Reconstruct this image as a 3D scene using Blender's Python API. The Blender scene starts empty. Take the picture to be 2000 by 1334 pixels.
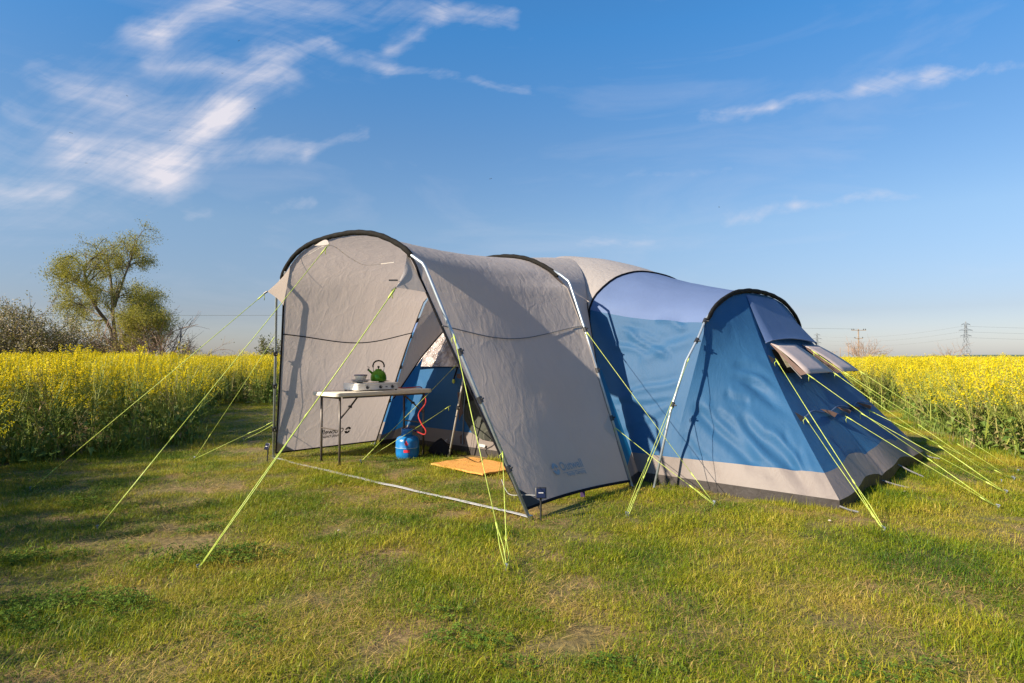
import bpy, math, random
import numpy as np
from mathutils import Vector, Matrix, noise
R = math.radians
random.seed(7)
rng = np.random.default_rng(7)
sc = bpy.context.scene
COL = sc.collection

# ---------------------------------------------------------------- camera
F = 1200.0            # focal length in photo pixels (2000 wide)
H = 1.1               # eye height
cam_d = bpy.data.cameras.new("camera")
cam_d.sensor_width = 36.0
cam_d.lens = 36.0 * F / 2000.0
cam_d.clip_start = 0.05
cam_d.clip_end = 9000
cam = bpy.data.objects.new("camera", cam_d)
cam.location = (0, 0, H)
cam.rotation_euler = (R(90) + math.atan(30.0 / F), 0, 0)
COL.objects.link(cam)
sc.camera = cam

# ---------------------------------------------------------------- light
SUN_EL = R(29)
SUN_D = Vector((0.862, 0.507, 0)).normalized()      # horizontal travel of the light
SUN_STR = 4.9
SKY_STR = 0.103
EXPOSURE = 1.1
sun_d = bpy.data.lights.new("sun", 'SUN')
sun_d.energy = SUN_STR
sun_d.angle = R(0.53)
sun_d.color = (1.0, 0.86, 0.66)
sun = bpy.data.objects.new("sun", sun_d)
ldir = Vector((SUN_D.x * math.cos(SUN_EL), SUN_D.y * math.cos(SUN_EL), -math.sin(SUN_EL)))
sun.rotation_euler = ldir.to_track_quat('-Z', 'Y').to_euler()
COL.objects.link(sun)

world = bpy.data.worlds.new("World")
sc.world = world
world.use_nodes = True
wn, wl = world.node_tree.nodes, world.node_tree.links
wn.clear()
w_out = wn.new('ShaderNodeOutputWorld')
w_bg = wn.new('ShaderNodeBackground')
w_bg.inputs[1].default_value = SKY_STR
wl.new(w_bg.outputs[0], w_out.inputs[0])
sky = wn.new('ShaderNodeTexSky')
sky.sky_type = 'NISHITA'
sky.sun_disc = False
sky.sun_elevation = SUN_EL
# sun_rotation is clockwise from +Y seen from above
sky.sun_rotation = math.atan2(-SUN_D.x, -SUN_D.y)
sky.air_density = 1.0
sky.dust_density = 0.7
sky.ozone_density = 2.2
sky.altitude = 0

def wmath(op, a, b=None, clamp=False):
    n = wn.new('ShaderNodeMath'); n.operation = op; n.use_clamp = clamp
    for i, v in enumerate((a, b)):
        if v is None: continue
        if isinstance(v, (int, float)): n.inputs[i].default_value = v
        else: wl.new(v, n.inputs[i])
    return n.outputs[0]
def wvec(op, a, b=None, scale=None):
    n = wn.new('ShaderNodeVectorMath'); n.operation = op
    for i, v in enumerate((a, b)):
        if v is None: continue
        if isinstance(v, (tuple, list)): n.inputs[i].default_value = v
        else: wl.new(v, n.inputs[i])
    if scale is not None:
        if isinstance(scale, (int, float)): n.inputs['Scale'].default_value = scale
        else: wl.new(scale, n.inputs['Scale'])
    return n
tc = wn.new('ShaderNodeTexCoord')
sep = wn.new('ShaderNodeSeparateXYZ'); wl.new(tc.outputs['Generated'], sep.inputs[0])
ay = wmath('MAXIMUM', wmath('ABSOLUTE', sep.outputs[1]), 0.05)
gx = wmath('DIVIDE', sep.outputs[0], ay)
gz_ = wmath('DIVIDE', sep.outputs[2], ay)
comb = wn.new('ShaderNodeCombineXYZ'); wl.new(gx, comb.inputs[0]); wl.new(gz_, comb.inputs[1])
# warp the sky direction with noise so that the streaks fray into wisps
def wnoise(scale, detail, rough, vec, dist=0.0):
    n = wn.new('ShaderNodeTexNoise'); n.inputs['Scale'].default_value = scale
    n.inputs['Detail'].default_value = detail; n.inputs['Roughness'].default_value = rough
    n.inputs['Distortion'].default_value = dist
    wl.new(vec, n.inputs['Vector']); return n
wa = wnoise(2.6, 2.0, 0.5, comb.outputs[0]); wb = wnoise(15.0, 6.0, 0.6, comb.outputs[0])
wv2 = wvec('SCALE', wvec('SUBTRACT', wa.outputs['Color'], (0.5, 0.5, 0.5)).outputs[0], scale=0.07)
wv3 = wvec('SCALE', wvec('SUBTRACT', wb.outputs['Color'], (0.5, 0.5, 0.5)).outputs[0], scale=0.035)
pos = wvec('ADD', wvec('ADD', comb.outputs[0], wv2.outputs[0]).outputs[0], wv3.outputs[0]).outputs[0]
CL = [(130,290,330,322,46,.72),(330,312,440,215,38,.85),(430,215,520,140,32,.50),(285,122,560,160,20,.42),
      (490,112,640,86,18,.46),(640,92,760,132,18,.34),(760,132,1030,182,11,.28),(760,88,860,22,18,.5),
      (860,12,1000,18,20,.60),(250,65,300,78,24,.5),(300,62,420,8,24,.55),(420,8,820,8,28,.3),
      (60,140,230,190,26,.22),(130,180,400,232,30,.34),(0,215,140,275,14,.2),(0,375,120,378,24,.5),
      (430,300,600,300,20,.42),(600,300,710,268,13,.34),(270,345,340,350,20,.3),(370,410,620,392,11,.34),
      (1380,228,1510,216,13,.46),(1510,214,1680,180,12,.34),(1680,166,1830,142,20,.50),(1820,142,2060,104,13,.50),
      (1420,423,1560,402,12,.46),(1560,402,1790,386,11,.40),(1090,473,1270,462,10,.34),(1200,342,1440,330,8,.12),
      (0,250,500,60,150,.10),(0,450,300,300,120,.10)]
acc = None
for (x1, y1, x2, y2, w, st) in CL:
    a = Vector(((x1 - 1000) / F, (697 - y1) / F, 0)); b = Vector(((x2 - 1000) / F, (697 - y2) / F, 0))
    ab = b - a
    pa = wvec('SUBTRACT', pos, tuple(a)).outputs[0]
    dt = wvec('DOT_PRODUCT', pa, tuple(ab / ab.length_squared)).outputs['Value']
    h = wmath('MULTIPLY', dt, 1.0, clamp=True)
    pr = wvec('SCALE', tuple(ab), scale=h).outputs[0]
    dv = wvec('SUBTRACT', pa, pr)
    ln = wvec('LENGTH', dv.outputs[0]).outputs['Value']
    g = wmath('POWER', 2.71828, wmath('MULTIPLY', wmath('MULTIPLY', ln, ln), -1.0 / (w / F) ** 2))
    g = wmath('MULTIPLY', g, st)
    acc = g if acc is None else wmath('ADD', acc, g)
# fibres running along the wind, finer flecks on top
def fibres(rot, sx, sy, sc_, dist):
    mp = wn.new('ShaderNodeMapping'); wl.new(pos2, mp.inputs[0]); mp.vector_type = 'TEXTURE'
    mp.inputs['Rotation'].default_value = (0, 0, R(rot)); mp.inputs['Scale'].default_value = (1 / sx, 1 / sy, 1)
    f = wnoise(sc_, 8.0, 0.62, mp.outputs[0], dist)
    r = wn.new('ShaderNodeMapRange'); wl.new(f.outputs['Fac'], r.inputs[0]); r.inputs[1].default_value = .30; r.inputs[2].default_value = .70
    return r.outputs[0]
pos2 = wvec('ADD', comb.outputs[0], wvec('SCALE', wvec('SUBTRACT', wa.outputs['Color'], (0.5, 0.5, 0.5)).outputs[0], scale=0.18).outputs[0]).outputs[0]
f1_ = fibres(-8, 2.2, 20.0, 3.0, .25); f2_ = fibres(30, 2.4, 18.0, 3.2, .3); f3_ = wnoise(7.0, 7.0, .6, pos2).outputs['Fac']
fsum = wmath('ADD', wmath('MULTIPLY', wmath('ADD', f1_, f2_), .36), wmath('MULTIPLY', f3_, .5))
cov = wmath('SUBTRACT', wmath('MULTIPLY', acc, wmath('ADD', wmath('MULTIPLY', fsum, 1.35), -.02)), wmath('MULTIPLY', wmath('SUBTRACT', 1.0, fsum), .15))
cov = wmath('MAXIMUM', cov, 0.0)
# faint veil over the whole sky, in view and out of it
veil = wn.new('ShaderNodeMapping'); wl.new(tc.outputs['Generated'], veil.inputs[0])
veil.inputs['Scale'].default_value = (1.2, 1.2, 5.0)
vn = wnoise(2.0, 8.0, 0.6, veil.outputs[0], 0.8)
vr = wn.new('ShaderNodeMapRange'); wl.new(vn.outputs['Fac'], vr.inputs[0])
vr.inputs[1].default_value = 0.50; vr.inputs[2].default_value = 0.85; vr.inputs[4].default_value = 0.25
cov = wmath('ADD', cov, vr.outputs[0])
cov = wmath('MULTIPLY', cov, 0.86, clamp=True)
up = wmath('GREATER_THAN', sep.outputs[2], 0.0)
cov = wmath('MULTIPLY', cov, up)
tint = wn.new('ShaderNodeMix'); tint.data_type = 'RGBA'; tint.blend_type = 'MULTIPLY'
tint.inputs[0].default_value = 1.0
wl.new(sky.outputs[0], tint.inputs[6]); tr = wn.new('ShaderNodeValToRGB'); wl.new(sep.outputs[2], tr.inputs[0])
te = tr.color_ramp.elements
for _ in range(4): te.new(.5)
for i, (p_, c_) in enumerate(((0.0, (.53, .53, .66)), (.067, (.44, .425, .51)), (.20, (.55, .59, .63)), (.33, (.44, .62, .74)), (.47, (.29, .68, .92)), (1.0, (.28, .66, .98)))):
    te[i].position = p_; te[i].color = (*c_, 1)
wl.new(tr.outputs[0], tint.inputs[7])
mixc = wn.new('ShaderNodeMix'); mixc.data_type = 'RGBA'
wl.new(cov, mixc.inputs[0]); wl.new(tint.outputs[2], mixc.inputs[6])
CLOUD = wn.new('ShaderNodeRGB'); CLOUD.outputs[0].default_value = (3.6, 3.5, 3.85, 1)
wl.new(CLOUD.outputs[0], mixc.inputs[7])
wl.new(mixc.outputs[2], w_bg.inputs[0])
world.cycles.sampling_method = 'MANUAL'
world.cycles.sample_map_resolution = 512

vs = sc.view_settings
vs.view_transform = 'Standard'; vs.look = 'None'; vs.exposure = EXPOSURE; vs.gamma = 1.0
vs.use_curve_mapping = False
sc.cycles.max_bounces = 7
sc.cycles.diffuse_bounces = 3
sc.cycles.transmission_bounces = 5
sc.cycles.transparent_max_bounces = 12
sc.cycles.use_denoising = True

# ---------------------------------------------------------------- materials
class Mat:
    def __init__(s, name):
        s.m = bpy.data.materials.new(name); s.m.use_nodes = True
        s.n, s.l = s.m.node_tree.nodes, s.m.node_tree.links
        s.b = s.n['Principled BSDF']; s.out = s.n['Material Output']
    def node(s, t, **kw):
        n = s.n.new(t)
        for k, v in kw.items(): setattr(n, k, v)
        return n
    def coords(s, kind='Object', scale=(1, 1, 1), rot=(0, 0, 0)):
        t = s.node('ShaderNodeTexCoord'); m = s.node('ShaderNodeMapping')
        s.l.new(t.outputs[kind], m.inputs[0]); m.inputs['Scale'].default_value = scale
        m.inputs['Rotation'].default_value = rot
        return m.outputs[0]
    def noise(s, vec, scale, detail=4, rough=.55, dist=0):
        n = s.node('ShaderNodeTexNoise'); n.inputs['Scale'].default_value = scale
        n.inputs['Detail'].default_value = detail; n.inputs['Roughness'].default_value = rough
        n.inputs['Distortion'].default_value = dist
        s.l.new(vec, n.inputs['Vector']); return n.outputs['Fac']
    def ramp(s, fac, stops):
        r = s.node('ShaderNodeValToRGB'); s.l.new(fac, r.inputs[0])
        e = r.color_ramp.elements
        while len(e) < len(stops): e.new(0.5)
        for i, (p, c) in enumerate(stops):
            e[i].position = p; e[i].color = (*c, 1) if len(c) == 3 else c
        return r.outputs[0]
    def mix(s, fac, a, b, blend='MIX'):
        m = s.node('ShaderNodeMix', data_type='RGBA', blend_type=blend)
        for i, v in ((0, fac), (6, a), (7, b)):
            if isinstance(v, (int, float)): m.inputs[i].default_value = v
            elif isinstance(v, tuple): m.inputs[i].default_value = (*v, 1)
            else: s.l.new(v, m.inputs[i])
        return m.outputs[2]
    def col(s, c):
        if isinstance(c, tuple): s.b.inputs['Base Color'].default_value = (*c, 1)
        else: s.l.new(c, s.b.inputs['Base Color'])
    def bump(s, h, strength=.3, dist=.01, prev=None):
        b = s.node('ShaderNodeBump'); b.inputs['Strength'].default_value = strength
        b.inputs['Distance'].default_value = dist; s.l.new(h, b.inputs['Height'])
        if prev is not None: s.l.new(prev, b.inputs['Normal'])
        s.l.new(b.outputs[0], s.b.inputs['Normal']); return b.outputs[0]
    def set(s, **kw):
        for k, v in kw.items(): s.b.inputs[k.replace('_', ' ')].default_value = v
    def translucent(s, fac, color, normal=None):
        t = s.node('ShaderNodeBsdfTranslucent')
        if isinstance(color, tuple): t.inputs[0].default_value = (*color, 1)
        else: s.l.new(color, t.inputs[0])
        if normal is not None: s.l.new(normal, t.inputs['Normal'])
        m = s.node('ShaderNodeMixShader'); m.inputs[0].default_value = fac
        s.l.new(s.b.outputs[0], m.inputs[1]); s.l.new(t.outputs[0], m.inputs[2])
        s.l.new(m.outputs[0], s.out.inputs[0])

def plain(name, color, rough=.6, metal=0, var=.12, scale=20, bump=0.0, bscale=200, spec=.5):
    m = Mat(name)
    v = m.coords()
    f = m.noise(v, scale, 5)
    lo = tuple(c * (1 - var) for c in color); hi = tuple(min(1, c * (1 + var)) for c in color)
    m.col(m.ramp(f, [(.3, lo), (.7, hi)]))
    m.set(Roughness=rough, Metallic=metal)
    m.b.inputs['Specular IOR Level'].default_value = spec
    if bump: m.bump(m.noise(v, bscale, 3), bump, .003)
    return m.m

def fabric(name, color, trans, tfac=.35, rough=.55, sheen=.0, wr=.5, wscale=5.0, spec=.35):
    """ripstop tent cloth: crinkles, weave, faint dust"""
    m = Mat(name)
    v = m.coords()
    dirt = m.noise(v, 1.7, 6, .6)
    c = m.ramp(dirt, [(.3, tuple(x * .93 for x in color)), (.72, tuple(min(1, x * 1.06) for x in color))])
    m.col(c)
    m.set(Roughness=rough); m.b.inputs['Specular IOR Level'].default_value = spec
    va = m.coords('Object', (1, 1, .38))
    w1 = m.node('ShaderNodeTexVoronoi', feature='DISTANCE_TO_EDGE')
    nz = m.node('ShaderNodeTexNoise'); nz.inputs['Scale'].default_value = 3.5; nz.inputs['Detail'].default_value = 4
    m.l.new(va, nz.inputs['Vector'])
    ad = m.node('ShaderNodeVectorMath', operation='MULTIPLY_ADD'); ad.inputs[1].default_value = (.5, .5, .5)
    m.l.new(nz.outputs['Color'], ad.inputs[0]); m.l.new(va, ad.inputs[2])
    m.l.new(ad.outputs[0], w1.inputs['Vector']); w1.inputs['Scale'].default_value = wscale
    sm = m.node('ShaderNodeMapRange', interpolation_type='SMOOTHSTEP'); m.l.new(w1.outputs['Distance'], sm.inputs[0])
    sm.inputs[2].default_value = .16
    b1 = m.bump(sm.outputs[0], wr * .22, .010)
    b2 = m.bump(m.noise(va, 9, 6, .62, .7), wr * .9, .012, b1)
    b3 = m.bump(m.noise(v, 55, 3, .6), wr * .5, .0015, b2)
    m.translucent(tfac, tuple(trans), b2)
    return m.m

M = {}
M['grey'] = fabric('grey_fabric', (.45, .41, .40), (.56, .48, .44), .40, wr=.7)
M['roofgrey'] = fabric('roof_fabric', (.50, .45, .42), (.55, .47, .42), .36, wr=.7)
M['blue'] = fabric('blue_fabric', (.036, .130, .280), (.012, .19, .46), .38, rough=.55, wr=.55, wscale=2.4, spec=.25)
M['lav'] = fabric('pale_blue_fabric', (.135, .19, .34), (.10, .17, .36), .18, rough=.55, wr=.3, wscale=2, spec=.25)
M['hood'] = fabric('hood_fabric', (.10, .155, .30), (.06, .16, .36), .2, rough=.5, wr=.35, wscale=2, spec=.3)
M['band'] = fabric('band_fabric', (.20, .17, .16), (.30, .26, .24), .12, wr=.5)
M['skirt'] = fabric('skirt_fabric', (.038, .032, .031), (.03, .03, .03), .05, wr=.8)
M['sleeve'] = plain('sleeve_fabric', (.012, .011, .010), .8, var=.3, bump=.8, bscale=60, spec=.12)
M['hem'] = plain('black_hem', (.012, .012, .015), .9, spec=.12)
M['black'] = plain('black_plastic', (.02, .02, .022), .4)
M['alu'] = plain('pole_metal', (.36, .41, .46), .42, .55, var=.1)
M['polepale'] = plain('pale_pole', (.52, .50, .48), .4, .3)
def ropemat():
    m = Mat('lime_cord')
    v = m.coords('Object', (1, 1, 1))
    f = m.noise(v, 45, 2)
    m.col(m.ramp(f, [(.35, (.34, .45, .05)), (.62, (.50, .58, .13))]))
    m.set(Roughness=.5); m.bump(m.noise(v, 400, 2), .6, .002); return m.m
M['rope'] = ropemat()
M['flap'] = fabric('vent_fabric', (.44, .37, .355), (.3, .25, .22), .15, wr=.3)
M['brown'] = plain('brown_lining', (.10, .060, .048), .8)
M['mesh'] = plain('pale_mesh', (.42, .38, .27), .8, bump=.7, bscale=300)
M['dullstrap'] = plain('dull_webbing', (.14, .14, .15), .8)
M['strap'] = plain('grey_webbing', (.42, .42, .42), .7, bump=.5, bscale=300)
M['zip'] = plain('zip_tape', (.10, .13, .17), .5)
M['print'] = plain('print_ink', (.030, .030, .034), .5)
M['printblue'] = plain('print_blue_ink', (.23, .28, .32), .5)
M['white'] = plain('white_enamel', (.80, .79, .77), .22, var=.02)
M['cream'] = plain('cream_enamel', (.78, .74, .64), .25, var=.03)
M['rim'] = plain('blue_rim', (.02, .025, .16), .3)
M['tabletop'] = plain('table_plastic', (.74, .68, .58), .42, var=.05, bump=.35, bscale=260)
M['tableleg'] = plain('table_leg_paint', (.10, .085, .078), .4, .2)
M['kettle'] = plain('green_enamel', (.075, .25, .008), .14, .35, var=.05)
M['gas'] = plain('gas_blue', (.008, .15, .42), .32, var=.12, scale=14)
M['red'] = plain('red_rubber', (.34, .014, .012), .5)
M['redprint'] = plain('red_print', (.62, .03, .05), .45)
M['chrome'] = plain('chrome', (.6, .6, .6), .18, 1.0, var=.03)
def coir():
    m = Mat('coir')
    v = m.coords()
    f = m.noise(v, 140, 4, .7)
    m.col(m.ramp(f, [(.3, (.42, .17, .03)), (.6, (.72, .36, .09)), (.8, (.85, .5, .18))]))
    m.set(Roughness=.95); m.bump(f, 1.0, .006); return m.m
M['coir'] = coir()
def bark(name, c):
    m = Mat(name); v = m.coords('Object', (1, 1, .3)); f = m.noise(v, 8, 6, .65)
    m.col(m.ramp(f, [(.3, tuple(x * .6 for x in c)), (.7, tuple(x * 1.25 for x in c))]))
    m.set(Roughness=.9); m.bump(f, .6, .03); return m.m
M['bark'] = bark('bark', (.13, .105, .08))
M['twig'] = bark('pale_twig', (.30, .20, .15))
M['wood'] = bark('pole_wood', (.30, .22, .16))
M['steel'] = plain('galvanised_steel', (.16, .18, .21), .6, .1)
M['cable'] = plain('cable_metal', (.22, .24, .27), .5)
def leafmat(name, stops, trans, tf=.35, rough=.55, world_scale=None):
    m = Mat(name)
    g = m.node('ShaderNodeNewGeometry')
    oi = m.node('ShaderNodeObjectInfo')
    v = m.coords('Object')
    f = m.noise(v, 40, 3)
    rp = g.outputs['Random Per Island']
    a = m.node('ShaderNodeMath', operation='ADD'); m.l.new(rp, a.inputs[0]); m.l.new(oi.outputs['Random'], a.inputs[1])
    b = m.node('ShaderNodeMath', operation='MULTIPLY'); m.l.new(a.outputs[0], b.inputs[0]); b.inputs[1].default_value = .5
    if world_scale:
        nz = m.noise(g.outputs['Position'], world_scale, 5, .6)
        mr = m.node('ShaderNodeMapRange'); m.l.new(nz, mr.inputs[0]); mr.inputs[1].default_value = .37; mr.inputs[2].default_value = .65
        c = m.node('ShaderNodeMath', operation='MULTIPLY_ADD'); m.l.new(mr.outputs[0], c.inputs[0]); c.inputs[1].default_value = .45
        d = m.node('ShaderNodeMath', operation='MULTIPLY'); m.l.new(b.outputs[0], d.inputs[0]); d.inputs[1].default_value = .55
        m.l.new(d.outputs[0], c.inputs[2]); b = c
    c = m.ramp(b.outputs[0], stops)
    m.col(c); m.set(Roughness=rough); m.b.inputs['Specular IOR Level'].default_value = .3
    m.translucent(tf, c)
    return m.m
def dullleaf(m_):
    m_.node_tree.nodes['Principled BSDF'].inputs['Specular IOR Level'].default_value = .08; return m_
M['grass'] = leafmat('grass_blade', [(.18, (.050, .115, .005)), (.38, (.17, .225, .006)), (.58, (.29, .29, .010)), (.80, (.44, .335, .05))], None, .3, .5, 1.1)
M['straw'] = leafmat('dry_blade', [(.2, (.30, .20, .05)), (.8, (.56, .39, .13))], None, .2)
M['weed'] = leafmat('weed_leaf', [(.2, (.05, .105, .014)), (.8, (.15, .22, .03))], None, .25, .8)
dullleaf(M['weed'])
M['stem'] = leafmat('crop_stem', [(.2, (.16, .22, .03)), (.6, (.28, .31, .055)), (.9, (.34, .26, .12))], None, .15)
M['cropleaf'] = leafmat('crop_leaf', [(.15, (.08, .15, .025)), (.6, (.20, .27, .05)), (.93, (.32, .22, .12))], None, .3)
M['petal'] = leafmat('crop_petal', [(.1, (.66, .52, .004)), (.9, (.90, .77, .010))], None, .35)
M['willow'] = leafmat('willow_leaf', [(.15, (.12, .13, .014)), (.5, (.25, .24, .03)), (.9, (.40, .35, .06))], None, .35)
M['hedge'] = leafmat('hedge_leaf', [(.15, (.08, .10, .02)), (.6, (.26, .22, .06)), (.9, (.46, .33, .14))], None, .25)
M['blossom'] = leafmat('hedge_blossom', [(.1, (.30, .24, .14)), (.9, (.55, .46, .34))], None, .25)

def soilmat():
    m = Mat('soil_and_thatch')
    g = m.node('ShaderNodeNewGeometry'); p = g.outputs['Position']
    f1 = m.noise(p, 1.3, 6, .6); f2 = m.noise(p, 28, 6, .7)
    c1 = m.ramp(f2, [(.25, (.08, .050, .020)), (.5, (.21, .13, .05)), (.75, (.38, .26, .12))])
    c2 = m.ramp(f2, [(.3, (.055, .055, .008)), (.7, (.17, .15, .03))])
    f1b = m.node('ShaderNodeMapRange'); m.l.new(f1, f1b.inputs[0]); f1b.inputs[1].default_value = .40; f1b.inputs[2].default_value = .6
    near = m.mix(f1b.outputs[0], c1, c2)
    far = m.ramp(m.noise(p, .02, 5), [(.35, (.10, .13, .03)), (.6, (.34, .30, .03))])
    ln = m.node('ShaderNodeVectorMath', operation='LENGTH'); m.l.new(p, ln.inputs[0])
    mr = m.node('ShaderNodeMapRange'); m.l.new(ln.outputs['Value'], mr.inputs[0]); mr.inputs[1].default_value = 25; mr.inputs[2].default_value = 60
    m.col(m.mix(mr.outputs[0], near, far)); m.set(Roughness=.95)
    m.bump(f2, .9, .02); return m.m
M['soil'] = soilmat()

# ---------------------------------------------------------------- helpers
class MB:
    def __init__(s): s.v = []; s.f = []
    def add(s, vs_, fs_):
        o = len(s.v); s.v.extend([tuple(p) for p in vs_]); s.f.extend([tuple(i + o for i in f) for f in fs_]); return o
    def box(s, c, size, rot=None, taper=1.0):
        x, y, z = (d / 2 for d in size); vs_ = []
        for sz in (-1, 1):
            k = taper if sz > 0 else 1
            for sx, sy in ((-1, -1), (1, -1), (1, 1), (-1, 1)):
                p = Vector((sx * x * k, sy * y * k, sz * z))
                if rot is not None: p = rot @ p
                vs_.append(p + Vector(c))
        s.add(vs_, [(3, 2, 1, 0), (4, 5, 6, 7), (0, 1, 5, 4), (1, 2, 6, 5), (2, 3, 7, 6), (3, 0, 4, 7)])
    def tube(s, pts, r, n=8, caps=True, flat=None):
        pts = [Vector(p) for p in pts]
        m = len(pts); rings = []
        rr = r if isinstance(r, (list, tuple)) else [r] * m
        t0 = (pts[1] - pts[0]).normalized()
        up = Vector((0, 0, 1)) if abs(t0.z) < .9 else Vector((1, 0, 0))
        side = t0.cross(up).normalized()
        o = len(s.v)
        for i, p in enumerate(pts):
            t = ((pts[min(i + 1, m - 1)] - pts[max(i - 1, 0)])).normalized()
            side = (side - t * side.dot(t))
            side = side.normalized() if side.length > 1e-6 else t.orthogonal().normalized()
            nb = t.cross(side)
            for k in range(n):
                a = 2 * math.pi * k / n
                s.v.append(tuple(p + (side * math.cos(a) + nb * math.sin(a)) * rr[i]))
        for i in range(m - 1):
            for k in range(n):
                k2 = (k + 1) % n
                s.f.append((o + i * n + k, o + i * n + k2, o + (i + 1) * n + k2, o + (i + 1) * n + k))
        if caps:
            s.f.append(tuple(o + k for k in reversed(range(n)))); s.f.append(tuple(o + (m - 1) * n + k for k in range(n)))
    def lathe(s, prof, n=32, c=(0, 0, 0)):
        o = len(s.v)
        for (r, z) in prof:
            for k in range(n):
                a = 2 * math.pi * k / n
                s.v.append((c[0] + r * math.cos(a), c[1] + r * math.sin(a), c[2] + z))
        for i in range(len(prof) - 1):
            for k in range(n):
                k2 = (k + 1) % n
                s.f.append((o + i * n + k, o + i * n + k2, o + (i + 1) * n + k2, o + (i + 1) * n + k))
    def grid(s, rows):
        o = len(s.v); nr = len(rows); nc = len(rows[0])
        for r in rows:
            for p in r: s.v.append(tuple(p))
        for i in range(nr - 1):
            for j in range(nc - 1):
                s.f.append((o + i * nc + j, o + i * nc + j + 1, o + (i + 1) * nc + j + 1, o + (i + 1) * nc + j))
    def build(s, name, mat, parent=None, smooth=False, loc=None, rotz=0, bevel=0, subsurf=0, solid=0):
        me = bpy.data.meshes.new(name); me.from_pydata(s.v, [], s.f); me.update()
        if smooth: me.polygons.foreach_set('use_smooth', [True] * len(me.polygons))
        mats = mat if isinstance(mat, (list, tuple)) else [mat]
        for m in mats: me.materials.append(m)
        ob = bpy.data.objects.new(name, me); COL.objects.link(ob)
        if parent is not None: ob.parent = parent
        if loc is not None: ob.location = loc
        ob.rotation_euler.z = rotz
        if solid:
            md = ob.modifiers.new('s', 'SOLIDIFY'); md.thickness = solid; md.offset = 0
        if bevel:
            md = ob.modifiers.new('b', 'BEVEL'); md.width = bevel; md.segments = 3; md.limit_method = 'ANGLE'; md.angle_limit = R(40)
            me.polygons.foreach_set('use_smooth', [True] * len(me.polygons))
        if subsurf:
            md = ob.modifiers.new('u', 'SUBSURF'); md.levels = subsurf; md.render_levels = subsurf
        return ob
def tag(o, label=None, cat=None, group=None, kind=None):
    if label: o['label'] = label
    if cat: o['category'] = cat
    if group: o['group'] = group
    if kind: o['kind'] = kind
    return o
def empty(name, loc=(0, 0, 0), rz=0):
    o = bpy.data.objects.new(name, None); COL.objects.link(o); o.location = loc; o.rotation_euler.z = rz
    o.empty_display_size = .1
    return o

# tent frame: u runs away from the camera into the tent, v to the left along its length
AX = Vector((.68, .733, 0)).normalized(); BX = Vector((-.733, .68, 0)).normalized()
def T(u, v, z): return AX * u + BX * v + Vector((0, 0, z))
def ground_at(px, py):          # metres on the grass from a bearing in the photograph
    y = F * H / (py - 697.0); return Vector(((px - 1000) / F * y, y, 0))
def on_v(px, py, v):            # point of the bearing in the plane v
    d = Vector(((px - 1000) / F, 1, (697 - py) / F)); k = v / d.dot(BX); return Vector((0, 0, H)) + d * k
def on_u(px, py, u):
    d = Vector(((px - 1000) / F, 1, (697 - py) / F)); k = u / d.dot(AX); return Vector((0, 0, H)) + d * k
def nse(p, s=1.0): return noise.noise(Vector(p) * s)
def fbm(p, s=1.0, o=4): return noise.fractal(Vector(p) * s, 1.0, 2.0, o)
def gz(x, y):
    r = math.hypot(x, y)
    if r > 40: return 0.0
    k = max(0, 1 - r / 40)
    return k * (.022 * nse((x, y, 0), .55) + .012 * nse((x, y, 5), 2.1))

# ---------------------------------------------------------------- ground
def build_ground():
    def axis(lo, hi):
        a = list(np.arange(-9, 9.01, .12)); s = .12
        x = 9
        out = []
        while x < hi: s *= 1.12; x += s; out.append(x)
        neg = []; s = .12; x = -9
        while x > lo: s *= 1.12; x -= s; neg.append(x)
        return neg[::-1] + a + out
    xs = axis(-4000, 4000); ys = [y + 5 for y in axis(-4000, 4000)]
    b = MB(); b.grid([[(x, y, gz(x, y)) for x in xs] for y in ys])
    o = b.build('ground', M['soil'], smooth=True); tag(o, kind='structure'); return o
build_ground()

CLEAR = [(-5.2, -9), (-4.2, -2), (-3.0, 1.2), (-3.35, 2.6), (-3.95, 3.7), (-4.7, 5.0), (-5.2, 6.0), (-4.0, 7.6), (-5.4, 10.6), (-7.0, 14.4), (-5, 13.9), (-1, 15.0),
         (4, 14.6), (8.0, 12.6), (6.35, 9.6), (5.55, 7.2), (5.35, 6.3), (5.9, 4), (6.2, -9)]
def sd_clear(x, y):
    """signed distance to the mown clearing, positive outside it"""
    inside = False; dm = 1e9; n = len(CLEAR)
    for i in range(n):
        x1, y1 = CLEAR[i]; x2, y2 = CLEAR[(i + 1) % n]
        if (y1 > y) != (y2 > y) and x < (x2 - x1) * (y - y1) / (y2 - y1) + x1: inside = not inside
        dx, dy = x2 - x1, y2 - y1
        t = max(0, min(1, ((x - x1) * dx + (y - y1) * dy) / (dx * dx + dy * dy)))
        dm = min(dm, math.hypot(x - x1 - t * dx, y - y1 - t * dy))
    return -dm if inside else dm

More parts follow.
